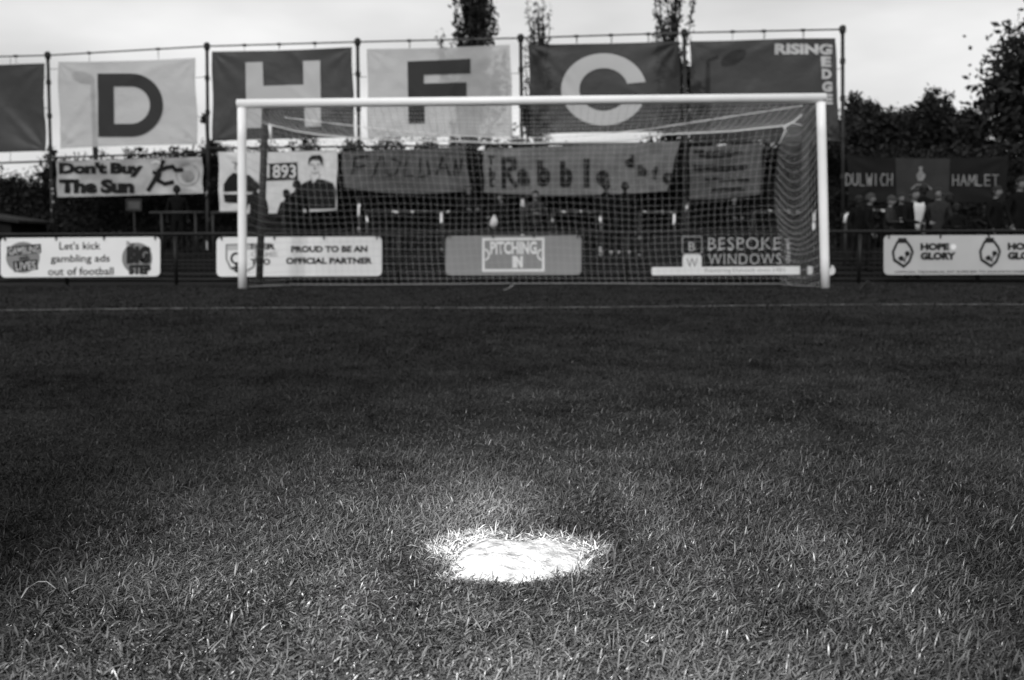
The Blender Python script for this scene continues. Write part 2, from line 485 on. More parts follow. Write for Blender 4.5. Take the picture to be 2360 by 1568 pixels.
def grass_material():
    m = bpy.data.materials.new('grass_blades'); m.use_nodes = True
    n = m.node_tree.nodes; l = m.node_tree.links; b = n['Principled BSDF']
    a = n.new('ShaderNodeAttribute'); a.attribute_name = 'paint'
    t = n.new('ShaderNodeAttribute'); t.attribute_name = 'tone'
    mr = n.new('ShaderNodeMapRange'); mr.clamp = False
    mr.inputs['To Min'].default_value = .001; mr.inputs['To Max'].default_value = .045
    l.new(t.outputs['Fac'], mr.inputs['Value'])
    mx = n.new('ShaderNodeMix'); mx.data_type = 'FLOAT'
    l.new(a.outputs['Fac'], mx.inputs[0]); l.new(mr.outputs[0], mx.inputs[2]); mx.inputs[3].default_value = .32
    tr = n.new('ShaderNodeBsdfTranslucent'); l.new(mx.outputs[0], tr.inputs[0])
    df = n.new('ShaderNodeBsdfDiffuse'); l.new(mx.outputs[0], df.inputs[0])
    gl = n.new('ShaderNodeBsdfGlossy'); gl.inputs['Roughness'].default_value = .33; gl.inputs[0].default_value = (.5, .5, .5, 1)
    n.remove(b)
    ms = n.new('ShaderNodeMixShader'); ms.inputs[0].default_value = .1
    l.new(df.outputs[0], ms.inputs[1]); l.new(tr.outputs[0], ms.inputs[2])
    m2 = n.new('ShaderNodeMixShader'); m2.inputs[0].default_value = .009
    l.new(ms.outputs[0], m2.inputs[1]); l.new(gl.outputs[0], m2.inputs[2]); l.new(m2.outputs[0], n['Material Output'].inputs[0])
    return m

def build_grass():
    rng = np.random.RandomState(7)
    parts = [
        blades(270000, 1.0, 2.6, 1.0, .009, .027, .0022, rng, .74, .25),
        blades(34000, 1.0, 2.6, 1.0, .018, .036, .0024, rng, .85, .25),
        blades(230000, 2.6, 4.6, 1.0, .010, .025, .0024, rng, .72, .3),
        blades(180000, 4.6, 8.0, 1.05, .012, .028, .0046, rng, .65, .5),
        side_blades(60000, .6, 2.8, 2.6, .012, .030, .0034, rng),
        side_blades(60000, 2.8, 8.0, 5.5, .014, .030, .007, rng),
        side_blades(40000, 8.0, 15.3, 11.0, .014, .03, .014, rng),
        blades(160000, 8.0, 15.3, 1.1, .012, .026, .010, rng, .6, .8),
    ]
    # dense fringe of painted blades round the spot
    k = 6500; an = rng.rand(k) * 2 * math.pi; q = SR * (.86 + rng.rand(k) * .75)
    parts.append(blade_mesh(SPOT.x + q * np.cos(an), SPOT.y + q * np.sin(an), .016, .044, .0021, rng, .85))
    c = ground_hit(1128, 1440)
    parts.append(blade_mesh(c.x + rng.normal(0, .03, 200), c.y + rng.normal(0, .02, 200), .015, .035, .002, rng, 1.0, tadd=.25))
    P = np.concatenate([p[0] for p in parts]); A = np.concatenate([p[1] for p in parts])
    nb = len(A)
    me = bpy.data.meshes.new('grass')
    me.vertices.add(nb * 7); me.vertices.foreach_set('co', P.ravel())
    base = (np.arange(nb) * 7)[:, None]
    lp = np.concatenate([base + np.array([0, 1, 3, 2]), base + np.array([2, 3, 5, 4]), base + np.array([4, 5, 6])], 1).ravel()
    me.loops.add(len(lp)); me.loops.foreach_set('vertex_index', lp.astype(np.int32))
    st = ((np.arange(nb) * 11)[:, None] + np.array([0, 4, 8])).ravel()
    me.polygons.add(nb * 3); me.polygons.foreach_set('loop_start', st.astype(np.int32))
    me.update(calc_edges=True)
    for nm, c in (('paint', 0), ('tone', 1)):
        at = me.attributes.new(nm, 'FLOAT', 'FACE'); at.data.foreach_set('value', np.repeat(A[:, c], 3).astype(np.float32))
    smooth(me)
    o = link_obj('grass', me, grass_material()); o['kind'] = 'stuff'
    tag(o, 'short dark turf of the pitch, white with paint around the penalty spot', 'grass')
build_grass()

# dew on the blades
def build_dew():
    rng = np.random.RandomState(11); V = []; Fc = []
    base = [(0, 0, 1), (1, 0, 0), (0, 1, 0), (-1, 0, 0), (0, -1, 0), (0, 0, -1)]
    fc = [(0, 1, 2), (0, 2, 3), (0, 3, 4), (0, 4, 1), (5, 2, 1), (5, 3, 2), (5, 4, 3), (5, 1, 4)]
    for i in range(750):
        y = 1.15 + 3.2 * rng.rand() ** 1.3; x = (rng.rand() * 2 - 1) * (.53 * y + .1)
        if math.hypot(x - SPOT.x, y - SPOT.y) < .2: continue
        r = rng.uniform(.0003, .00065); z = rng.uniform(.014, .032); o = len(V)
        V += [(x + a * r, y + b * r, z + c * r) for a, b, c in base]; Fc += [tuple(o + q for q in f) for f in fc]
    me = mesh_from(V, Fc); smooth(me)
    o = link_obj('dew', me, mat('dew', .4, .15, .1, 5, 1.0)); tag(o, 'tiny bright dew drops caught in the near turf', 'dew', kind='stuff')
build_dew()

def litter(name, pts, wds, m, label, cat, lift=.012):
    """a curled strip lying in the grass"""
    V = []; Fc = []
    for i, (p, wv) in enumerate(zip(pts, wds)):
        a = Vector(pts[max(0, i - 1)]); b = Vector(pts[min(len(pts) - 1, i + 1)]); t = (b - a).normalized()
        s = t.cross(Vector((0, 0, 1))).normalized(); s = (s + Vector((0, 0, .5))).normalized()
        p = Vector(p); V += [p - s * wv, p + s * .1 * wv + Vector((0, 0, -.2 * wv)), p + s * wv]
        if i:
            k = 3 * i; Fc += [(k - 3, k, k + 1, k - 2), (k - 2, k + 1, k + 2, k - 1)]
    me = mesh_from(V, Fc); smooth(me); o = link_obj(name, me, m)
    md = o.modifiers.new('s', 'SOLIDIFY'); md.thickness = .0006
    return tag(o, label, cat)
def gz(px, py, z): 
    p = ground_hit(px, py); return (p.x, p.y, z)
litter('dry_leaf', [gz(50, 1402, .016), gz(64, 1391, .024), gz(88, 1382, .028), gz(112, 1381, .028), gz(130, 1386, .02)], [.001, .003, .006, .004, .001], M['straw'],
       'curled dry leaf in the turf, bottom left', 'leaf')
litter('dry_leaf', [gz(166, 1396, .022), gz(184, 1391, .025), gz(200, 1385, .025), gz(214, 1379, .02)], [.001, .003, .003, .001], M['straw'],
       'short pale stalk in the turf beside the curled dry leaf', 'leaf')
litter('paper_scrap', [gz(1160, 679, .05), gz(1172, 677, .06), gz(1184, 674, .09)], [.012, .02, .008], M['white'],
       'small white scrap on the grass before the goal mouth', 'litter')
litter('paper_scrap', [gz(1984, 663, -.0), gz(2000, 661, .07), gz(2020, 664, .03)], [.012, .03, .008], M['steel_mid'],
       'crumpled grey scrap at the foot of the fence right of the goal', 'litter')

# ------------------------------------------------------------------ the goal
def build_goal():
    lb = GOAL.hit(559, 665); rb = GOAL.hit(1902, 665); lt = GOAL.hit(557, 239); rt = GOAL.hit(1892, 226)
    zt = (lt.z + rt.z) / 2
    g = empty('football_goal', (0, 12.7, 0), 'white football goal with a sagging white box net', 'goal')
    r = .056
    lt.z = zt + .0; rt.z = zt
    bt = Vector((lb.x, lb.y, h_ground(lb.x, lb.y))); bt2 = Vector((rb.x, rb.y, h_ground(rb.x, rb.y)))
    lt = Vector((lt.x, GOAL.A - GOAL.B * lt.x, lt.z)); rt = Vector((rt.x, GOAL.A - GOAL.B * rt.x, rt.z))
    for a, b in ((bt, lt), (bt2, rt)):
        m = MB(); top = b + Vector((0, 0, -r * .98)); n = 6
        pts = [a + (top - a) * (i / n) for i in range(n + 1)]
        m.tube(pts, r, 20); o = m.build('post', M['white'], g, sm=False)
        for p in o.data.polygons: p.use_smooth = len(p.vertices) == 4
    m = MB(); e = (rt - lt).normalized()
    m.tube([lt - e * r, lt + (rt - lt) * .5, rt + e * r], r, 20); o = m.build('crossbar', M['white'], g)
    for p in o.data.polygons: p.use_smooth = len(p.vertices) == 4
    # free standing dark net poles behind the posts
    for top, bot in (((612, 250), (597, 652)), ((1858, 246), (1852, 650))):
        a = BACK.hit(*top); b = BACK.hit(*bot); b.z = h_ground(b.x, b.y)
        if top[0] > 1000: pass
        m = MB(); m.tube([b, b + (a - b) * .5, a], .052, 12); m.build('net_pole', M['steel_dark'], g, sm=True)
    # net, in cords
    def lerp_pts(tab, v):
        for (v0, x0, y0), (v1, x1, y1) in zip(tab[:-1], tab[1:]):
            if v <= v1 + 1e-9:
                t = (v - v0) / (v1 - v0); return x0 + (x1 - x0) * t, y0 + (y1 - y0) * t
    LE = [(0, 622, 288), (.12, 632, 320), (.45, 655, 455), (.75, 662, 560), (1, 672, 660)]
    RE = [(0, 1808, 291), (.06, 1803, 316), (.2, 1794, 359), (.5, 1789, 472), (.75, 1792, 560), (1, 1799, 657)]
    top_tab = [(0, 622, 288), (.05, 682, 303), (.1, 740, 312), (.18, 840, 321), (.33, 1010, 326), (.5, 1212, 331), (.66, 1400, 326), (.72, 1472, 322), (.745, 1500, 313), (.8, 1572, 309), (.9, 1690, 303), (1, 1808, 291)]
    def Le(v): return BACK.hit(*lerp_pts(LE, v))
    def Re(v): return BACK.hit(*lerp_pts(RE, v))
    def Te(u): return BACK.hit(*lerp_pts(top_tab, u))
    def Bk(u, v):
        a, b = Le(v), Re(v); p = a + (b - a) * u
        t = Te(u); l0 = Le(0) + (Re(0) - Le(0)) * u
        p = p + (t - l0) * (1 - v) ** 1.2
        p.y += .10 * math.sin(math.pi * u) * math.sin(math.pi * v) + .02 * math.sin(u * 31 + v * 7)
        sag = .045 * math.sin(v * math.pi) * (math.sin(u * 17 + 3 * v) * .6 + math.sin(u * 7.3 + 1.5) * .8)
        p.z -= sag
        p.x += .02 * math.sin(v * 8 + u * 14) * math.sin(math.pi * v)
        if v > .999: p.z = h_ground(p.x, p.y) + .03
        return p
    nr = .0016
    m = MB(); NU, NV = 74, 22
    for i in range(NU + 1):
        m.tube([Bk(i / NU, j / NV) for j in range(NV + 1)], nr, 3, closed_ends=False)
    for j in range(NV + 1):
        m.tube([Bk(i / NU, j / NV) for i in range(NU + 1)], nr, 3, closed_ends=False)
    net = m.build('net', M['net'], g)
    # roof of the net from the crossbar to the back rope
    m = MB(); NW = 15
    def Tp(u, w_):
        a = lt + (rt - lt) * u + Vector((0, .05, -.02)); b = Bk(u, 0)
        p = a + (b - a) * w_; p.z -= .13 * math.sin(math.pi * w_) * (.5 + .5 * math.sin(math.pi * u)); return p
    for i in range(NU + 1): m.tube([Tp(i / NU, k / 8) for k in range(9)], nr, 3, closed_ends=False)
    for k in range(NW + 1): m.tube([Tp(i / 50, k / NW) for i in range(51)], nr, 3, closed_ends=False)
    m.build('net_roof', M['net_roof'], g)
    # side nets
    for side, P0, T0, E, zz in ((0, bt, lt, 0, .05), (1, bt2, rt, 1, .30)):
        m = MB()
        def Sd(w_, v):
            a = T0 + (P0 - T0) * v + Vector((0, .05, 0)); b = Bk(E, v); p = a + (b - a) * w_
            p.z -= zz * math.sin(math.pi * w_) * math.sin(math.pi * min(.9, v + .12)) ; 
            if p.z < .02: p.z = .02 + h_ground(p.x, p.y)
            return p
        for j in range(NV + 1): m.tube([Sd(k / 12, j / NV) for k in range(13)], nr, 3, closed_ends=False)
        for k in range(1, 16): m.tube([Sd(k / 16, j / 20) for j in range(21)], nr * (.8 if side else .5), 3, closed_ends=False)
        m.build('net_side', M['net_roof'] if side else M['net'], g)
    # ropes
    m = MB(); m.tube([Bk(i / 80, 0) for i in range(81)], .010, 6)
    child(m.build('rope', M['net_roof'], None, sm=True), g).parent = net
    m = MB(); q = [(655, 271), (760, 284), (870, 297), (1020, 311), (1180, 320), (1340, 314), (1480, 300), (1560, 288), (1680, 270), (1850, 244)]
    md = Plane(13.6, .05); m.tube([md.hit(*p) for p in q], .006, 5); child(m.build('rope', M['net_roof'], None, sm=True), g).parent = net
    a = BACK.hit(1808, 293); m = MB()
    m.tube([a, BACK.hit(1812, 300), BACK.hit(1797, 330)], [.03, .022, .008], 6)
    m.tube([a, BACK.hit(1830, 280), BACK.hit(1858, 256)], [.022, .01, .006], 6)
    m.tube([a, BACK.hit(1826, 284), BACK.hit(1850, 290)], [.018, .008, .006], 6)
    child(m.build('net_knot', M['net_roof'], None, sm=True), g).parent = net; m = MB()
    m.tube([BACK.hit(622, 288), BACK.hit(612, 284)], .014, 6)
    m.tube([BACK.hit(622, 288), BACK.hit(625, 330)], [.03, .008], 6)
    child(m.build('net_knot', M['net_roof'], None, sm=True), g).parent = net
    # lower edge ropes lying on the grass
    for pts in ([bt + Vector((.05, .1, .03)), Bk(0, 1) + Vector((-.1, -.2, .0)), Bk(0, 1)], [Bk(k / 60, 1) for k in range(61)]):
        m = MB(); m.tube(pts, .004, 5); child(m.build('rope', M['net'], None, sm=True), g).parent = net
build_goal()

# ------------------------------------------------------------------ perimeter fence and its boards
def build_fence():
    f = empty('perimeter_fence', (0, 15.3, 0), 'low dark welded mesh fence with a tube rail behind the goal', 'fence')
    FP = Plane(15.31, .05)
    zt = FP.hit(1180, 537).z; zb = -.06
    x0, x1 = -10.5, 10.5
    def P(x, z, d=0): return Vector((x, 15.31 - .05 * x + d, z))
    m = MB(); m.tube([P(x0, zt), P(0, zt), P(x1, zt)], .024, 10); m.build('rail', M['fence'], f, sm=True)
    for z in (.02, .10, .20, .32, .42):
        m = MB(); m.tube([P(x0, z, .03), P(x1, z, .03)], .009, 5); m.build('rail', M['fence'], f)
    x = x0
    while x <= x1 + .01:
        m = MB(); m.tube([P(x, zb, .03), P(x, zt, .03)], .03, 8); m.build('fence_post', M['fence'], f, sm=True); x += 1.75
    m = MB(); x = x0
    while x < x1:
        m.tube([P(x, .0, .045), P(x, zt, .045)], .006, 4, closed_ends=False); x += .085
    m.build('mesh_infill', M['fence'], f)
build_fence()

def board(px0, py0, px1, py1, slope, m, label, notch=True):
    c = FENCE.hit((px0 + px1) / 2, py1)
    g = empty('advertising_board', (c.x, c.y, c.z), label, 'board', 'advertising boards on the perimeter fence')
    bm = outline_mesh([rrect(px0, py0, px1, py1, 11)])
    pan = lay(bm, 'panel', FENCE, m, g, .0, thick=.012, slope=(px0, slope))
    for k in (.03, .35, .65, .97):
        b = MB(); p = FENCE.hit(px0 + (px1 - px0) * k, py0 + 3 + (px1 - px0) * k * slope); b.box((p.x, p.y - .012, p.z + .004), (.02, .02, .05)); b.build('bracket', M['steel_dark'], g)
    def put(bm, mm, name='lettering', off=.004):
        o = lay(bm, name, FENCE, mm, g, off, slope=(px0, slope)); o.parent = pan; return o
    return put

# 1: gambling ads board
p = board(1, 549, 369, 640, -.008, M['board'], 'white board with black blocks of lettering and a slogan about gambling ads')
p(outline_mesh([circle(53, 594, 39, 36)]), M['greyprint'], 'emblem', .003)
p(outline_mesh([[(16, 569), (94, 563), (95, 584), (17, 591)]]), M['black'], 'emblem', .004)
p(outline_mesh([[(30, 603), (86, 599), (88, 622), (33, 628)]]), M['black'], 'emblem', .004)
p(text_bm('GAMBLING', (20, 569, 91, 586), .02, rot=-.07), M['greylight'], off=.006)
p(text_bm('with', (44, 589, 68, 601), .03), M['black'], off=.005)
p(text_bm('LIVES', (36, 604, 83, 623), .02, rot=-.07), M['greylight'], off=.006)
p(text_bm("Let's kick", (137, 559, 232, 577), .012), M['black'])
p(text_bm('gambling ads', (117, 589, 253, 611), .012), M['black'])
p(text_bm('out of football', (111, 618, 262, 636), .012), M['black'])
p(outline_mesh([circle(316, 598, 35, 36)]), M['greyprint'], 'emblem', .003)
p(text_bm('THE', (290, 561, 310, 570), .03, rot=.2), M['black'], off=.005)
p(text_bm('BIG', (292, 570, 347, 611), .09), M['black'], off=.006)
p(text_bm('STEP', (297, 613, 348, 636), .07), M['black'], off=.006)
# 2: partner board
p = board(499, 547, 880, 638, -.004, M['board'], 'white board with a shield and the words proud to be an official partner')
p(outline_mesh([[(520, 563), (592, 561), (592, 600), (586, 618), (556, 634), (530, 620), (520, 598)], [(524, 567), (588, 565), (588, 600), (582, 615), (556, 629), (534, 617), (524, 598)]]), M['greyprint'], 'emblem', .003)
p(outline_mesh([[(524, 567), (588, 565), (588, 576), (524, 577)]]), M['greylight'], 'emblem', .004)
p(outline_mesh([circle(545, 596, 14), circle(545, 596, 9)]), M['black'], 'emblem', .005)
p(outline_mesh([[(542, 609), (548, 609), (548, 615), (555, 615), (555, 620), (548, 620), (548, 628), (542, 628), (542, 620), (535, 620), (535, 615), (542, 615)]]), M['black'], 'emblem', .005)
p(text_bm('HER', (578, 562, 636, 576), .05), M['black'])
p(text_bm('GAME', (578, 580, 640, 592), .03), M['greylight'])
p(text_bm('TOO', (578, 597, 623, 611), .04), M['black'])
p(text_bm('PROUD TO BE AN', (671, 568, 847, 583), .05), M['black'])
p(text_bm('OFFICIAL PARTNER', (659, 595, 858, 610), .05), M['black'])
# 3: pitching in
p = board(1027, 544, 1340, 635, -.004, M['board_mid'], 'mid grey board with the white pitching in badge in the goal mouth')
p(outline_mesh([[(1111, 549), (1255, 549), (1255, 627), (1111, 627)], [(1117, 555), (1249, 555), (1249, 621), (1117, 621)]]), M['board'], 'badge', .003)
p(outline_mesh([circle(1117, 588, 12, 14, 16, -math.pi / 2, math.pi / 2) + circle(1117, 588, 8, 9.5, 16, math.pi / 2, -math.pi / 2)]), M['board'], 'badge', .004)
p(outline_mesh([circle(1249, 588, 12, 14, 16, math.pi / 2, 3 * math.pi / 2) + circle(1249, 588, 8, 9.5, 16, 3 * math.pi / 2, math.pi / 2)]), M['board'], 'badge', .004)
p(text_bm('PITCHING', (1130, 557, 1237, 587), .04), M['board'], off=.005)
p(text_bm('IN', (1181, 591, 1205, 618), .08), M['board'], off=.005)
# 4: bespoke windows
p = board(1501, 543, 1874, 636, -.006, M['board_black'], 'black board with white lettering for bespoke windows above a white strip')
p(outline_mesh([rrect(1502, 616, 1873, 635, 4)]), M['board'], 'strip', .003)
p(outline_mesh([rrect(1573, 587, 1617, 631, 8)]), M['board'], 'emblem', .004)
p(outline_mesh([rrect(1572, 546, 1618, 586, 5), rrect(1573.4, 547.4, 1616.6, 584.6, 4.5)]), M['greylight'], 'emblem', .003)
def serif(s, box, bold, tick):
    """capitals with little serif feet"""
    bm = text_bm(s, box, bold, spacing=1.06)
    bm.verts.ensure_lookup_table()
    return bm
p(text_bm('B', (1587, 559, 1602, 579), .0), M['greylight'], off=.005)
p(text_bm('W', (1582, 596, 1608, 617), .0), M['greyprint'], off=.006)
p(text_bm('BESPOKE', (1632, 549, 1798, 576), -.008, spacing=1.12), M['greylight'], off=.004)
p(text_bm('WINDOWS', (1632, 586, 1800, 611), -.008, spacing=1.12), M['greylight'], off=.004)
for xx, ya, yb in ((1632, 576, 577.5), (1655, 576, 577.5), (1679, 576, 577.5), (1704, 576, 577.5), (1750, 576, 577.5), (1782, 576, 577.5)):
    p(outline_mesh([[(xx - 2, ya), (xx + 9, ya), (xx + 9, yb), (xx - 2, yb)]]), M['board'], 'lettering', .0045)
p(text_bm('LIMITED', (1788, 576, 1844, 585), .01, rot=math.pi / 2), M['greylight'], off=.004)
p(text_bm('Restoring Dulwich since 1985', (1625, 620, 1810, 631), -.006), M['greyprint'], off=.006)
# 5: white edge of the next board behind the right post
p = board(1890, 611, 1925, 635, -.004, M['board'], 'short white board mostly hidden behind the right goal post')
# 6: hope and glory
p = board(2037, 543, 2408, 634, -.004, M['board_grey'], 'grey board with dark shell badges reading hope and glory')
for ox in (0, 201):
    def sh(pts): return [(x + ox, y) for x, y in pts]
    p(outline_mesh([sh([(2067, 555), (2091, 555), (2102, 570), (2106, 582), (2098, 605), (2083, 619), (2058, 602), (2055, 580)]),
                    sh([(2070, 561), (2088, 561), (2097, 573), (2100, 583), (2093, 601), (2083, 611), (2063, 597), (2061, 581)])]), M['black'], 'badge', .003)
    p(outline_mesh([sh([(2070, 549), (2089, 549), (2090, 557), (2069, 557)])]), M['black'], 'badge', .0045)
    p(outline_mesh([sh(circle(2077, 596, 6))]), M['black'], 'badge', .004)
    p(outline_mesh([sh(circle(2091, 585, 6))]), M['black'], 'badge', .004)
    p(strokes_bm([sh([(2070, 596), (2079, 592), (2084, 604), (2088, 592), (2096, 586)])], 3), M['black'], 'badge', .0042)
    p(text_bm('HOPE', (2121 + ox, 561, 2187 + ox, 578), .07), M['black'])
    p(text_bm('GLORY', (2121 + ox, 582, 2203 + ox, 600), .07), M['black'])
    p(outline_mesh([sh(circle(2197, 570, 6.5))]), M['board'], 'badge', .003)
p(text_bm('OFFICIAL TECHNICAL KIT SUPPLIER TO DULWICH HAMLET FC', (2062, 625, 2396, 630), .02), M['black'])

# ------------------------------------------------------------------ scaffold and the big letter banners
def build_scaffold():
    g = empty('banner_scaffold', (0, 26, 0), 'tall dark scaffold of poles and rails carrying the letter banners', 'scaffold')
    tops = [(-262, 137), (110, 128), (477, 107), (824, 97), (1200, 88), (1577, 76), (1942, 68)]
    bots = [(-258, 560), (122, 560), (480, 560), (830, 560), (1206, 560), (1583, 560), (1944, 560)]
    T = []
    for t, b in zip(tops, bots):
        a = SCAF.hit(*t); c = SCAF.hit(*b); c.z = .1; T.append(a)
        m = MB(); m.tube([c, a], .046, 8); o = m.build('pole', M['steel_dark'], g, sm=True)
        m = MB(); m.tube([a + Vector((0, 0, -.12)), a + Vector((0, 0, -.04)), a + Vector((0, 0, .06)), a + Vector((0, 0, .1))], [.05, .085, .085, .04], 8); m.build('cap', M['steel_dark'], g)
        for z in (1.25, 2.2, 3.2, 4.1, 5.0):
            q = c + (a - c) * ((z - c.z) / (a.z - c.z)) if z < a.z else None
            if q: m = MB(); m.tube([q - Vector((0, 0, .06)), q + Vector((0, 0, .06))], .068, 8); m.build('coupler', M['steel_dark'], g)
        # white paint left on the lower pole
        if t[0] > 100 and t[0] < 1900:
            p0 = SCAF.hit(b[0] - 1, 585 if t[0] > 300 else 520); p1 = SCAF.hit(b[0] - 2, 415 if t[0] < 500 else 458)
            m = MB(); m.tube([p0, p1], .052, 8); m.build('pole_paint', M['white_worn'], g, sm=True)
    m = MB()
    for a, b in zip(T[:-1], T[1:]): m.tube([a, b], .022, 6)
    m.build('top_rail', M['steel_mid'], g)
    for k, ((x0, y0), (x1, y1)) in enumerate((((-260, 385), (116, 372)), ((116, 364), (477, 352)), ((477, 342), (1200, 334)), ((1200, 334), (1944, 325)))):
        m = MB(); m.tube([SCAF.hit(x0, y0), SCAF.hit(x1, y1)], .03, 6); m.build('lower_rail', M['steel_dark'], g)
    # clips on the top rail
    for x, y in ((38, 142), (207, 136), (366, 130), (565, 109), (645, 107), (727, 104), (945, 98), (1090, 94), (1330, 89), (1410, 87), (1495, 85), (1762, 77), (1852, 74), (1690, 79)):
        i = max(k for k in range(6) if tops[k][0] <= x); t = (x - tops[i][0]) / (tops[i + 1][0] - tops[i][0]); p = T[i] + (T[i + 1] - T[i]) * t
        m = MB(); m.tube([p - Vector((.05, 0, 0)), p + Vector((.05, 0, 0))], .038, 6); m.tube([p, p - Vector((0, 0, .2))], .006, 4); m.build('clip', M['steel_dark'], g)
build_scaffold()

def cloth(name, label, cat, group, corners, m, plane, seed, amp, nu=44, nv=26, sag=(0, 0), off=0.0, pin=True, thick=False):
    """corners tl tr br bl in picture units"""
    (ax, ay), (bx, by), (cx, cy), (dx, dy) = corners
    c = plane.hit((cx + dx) / 2, (cy + dy) / 2)
    g = empty(name, (c.x, c.y, c.z), label, cat, group)
    if name == 'letter_banner': nu, nv = 84, 50
    CORNERS[seed] = [(q.x, q.z, sx) for q, sx in ((plane.hit(*corners[0]), 1), (plane.hit(*corners[1]), -1), (plane.hit(*corners[2]), -1), (plane.hit(*corners[3]), 1))]
    V = []; Fc = []
    for j in range(nv + 1):
        v = j / nv
        for i in range(nu + 1):
            u = i / nu
            px = (ax * (1 - u) + bx * u) * (1 - v) + (dx * (1 - u) + cx * u) * v
            py = (ay * (1 - u) + by * u) * (1 - v) + (dy * (1 - u) + cy * u) * v
            py += sag[0] * 4 * u * (1 - u) * (1 - v) + sag[1] * 4 * u * (1 - u) * v
            px += 1.1 * math.sin(v * 9 + seed) * (1 if u in (0, 1) else 0)
            p = plane.hit(px, py)
            V.append((p.x, p.y - off - waves(p.x, p.z, seed, amp), p.z))
    for j in range(nv):
        for i in range(nu):
            k = j * (nu + 1) + i; Fc.append((k, k + 1, k + nu + 2, k + nu + 1))
    me = mesh_from(V, Fc); smooth(me)
    o = link_obj('cloth', me, m); child(o, g)
    def put(bm, mm, nm='lettering', o2=.026):
        q = lay(bm, nm, plane, mm, g, off + o2, seed=seed, amp=amp, cut=(bx - ax) / nu); q.parent = o; return q
    return put, g

def ties(g, plane, pts):
    m = MB()
    for (x0, y0), (x1, y1) in pts: m.tube([plane.hit(x0, y0) + Vector((0, -.03, 0)), plane.hit(x1, y1) + Vector((0, -.03, 0))], .008, 4)
    m.build('tie', M['steel_dark'], g)
HB = 'letter banners on the scaffold'
A_ = .035
p, g = cloth('letter_banner', 'plain dark banner at the left edge, left of the D banner', 'banner', HB, [(-240, 158), (102, 146), (105, 348), (-240, 362)], M['ban_dark'], SCAF, 1, .06)
ties(g, SCAF, [((103, 178), (113, 178)), ((104, 250), (113, 250)), ((25, 150), (25, 133)), ((25, 352), (25, 374))])
p, g = cloth('letter_banner', 'pale banner with a large dark letter D', 'banner', HB, [(134, 143), (450, 134), (457, 333), (140, 343)], M['ban_light'], SCAF, 2, A_, sag=(2.2, -1.6))
def Dl(x0, y0, x1, y1, t, sk):
    h = (y1 - y0); out = [(x0, y0)]; r = h / 2; cx = x1 - r * 1.0
    out += [(cx + r * math.sin(a) * 1.0, y0 + r - r * math.cos(a)) for a in [math.pi * i / 20 for i in range(21)]] + [(x0 + 2, y1)]
    r2 = r - t; inn = [(x0 + t + 8, y0 + t)] + [(cx + r2 * math.sin(a), y0 + r - r2 * math.cos(a)) for a in [math.pi * i / 20 for i in range(21)]] + [(x0 + t + 8, y1 - t)]
    return [out, inn]
p(outline_mesh(Dl(225, 170, 376, 316, 30, 0)), M['ban_light_let'])
ties(g, SCAF, [((134, 160), (115, 160)), ((452, 180), (475, 178)), ((455, 270), (475, 268)), ((207, 142), (207, 127)), ((366, 137), (366, 121))])
p, g = cloth('letter_banner', 'dark banner with a large pale letter H', 'banner', HB, [(488, 119), (811, 109), (818, 318), (490, 326)], M['ban_dark'], SCAF, 3, A_, sag=(2.2, -1.6))
p(outline_mesh([[(567, 145), (606, 144), (608, 199), (700, 196), (699, 141), (738, 140), (741, 292), (703, 293), (702, 232), (608, 235), (608, 295), (569, 296)]]), M['ban_dark_let'])
ties(g, SCAF, [((813, 172), (824, 172)), ((815, 262), (824, 262)), ((645, 112), (645, 102)), ((727, 110), (727, 99))])
p, g = cloth('letter_banner', 'pale banner with a large dark letter F above the goal', 'banner', HB, [(846, 113), (1176, 103), (1182, 316), (848, 319)], M['ban_light'], SCAF, 4, A_, sag=(2.2, -1.6))
p(outline_mesh([[(939, 142), (1084, 136), (1084, 169), (977, 173), (977, 193), (1075, 190), (1075, 222), (978, 226), (979, 284), (942, 285)]]), M['ban_light_let'])
ties(g, SCAF, [((826, 178), (846, 178)), ((1178, 170), (1200, 170)), ((945, 110), (945, 96))])
p, g = cloth('letter_banner', 'dark banner with a large round pale letter C', 'banner', HB, [(1218, 103), (1566, 94), (1570, 304), (1222, 310)], M['ban_dark'], SCAF, 5, A_, sag=(2.2, -1.6))
def Cl(cx, cy, rx, ry, tx, ty, a0):
    o = [(cx + rx * math.cos(a), cy + ry * math.sin(a)) for a in [a0 + (2 * math.pi - 2 * a0) * i / 40 for i in range(41)]]
    a1 = a0 * 1.35
    return [o + [(cx + (rx - tx) * math.cos(a), cy + (ry - ty) * math.sin(a)) for a in [2 * math.pi - a1 - (2 * math.pi - 2 * a1) * i / 40 for i in range(41)]]]
p(outline_mesh(Cl(1391, 207, 98, 83, 42, 34, .20)), M['ban_dark_let'])
ties(g, SCAF, [((1410, 99), (1410, 82)), ((1495, 97), (1495, 80)), ((1330, 100), (1330, 84))])
p, g = cloth('letter_banner', 'dark banner with small pale words rising edge in its corner', 'banner', HB, [(1590, 95), (1926, 88), (1934, 322), (1592, 326)], M['ban_dark'], SCAF, 6, .06)
p(text_bm('RISING', (1784, 102, 1918, 127), .05), M['ban_dark_let'])
for k, ch in enumerate('EDGE'):
    y = 131 + k * 28.5 + (1 if k > 1 else 0); p(text_bm(ch, (1891 + k * 1, y, 1915 + k * 1, y + 24), .06), M['ban_dark_let'])
ties(g, SCAF, [((1928, 160), (1942, 160)), ((1762, 90), (1762, 75)), ((1852, 89), (1852, 72))])

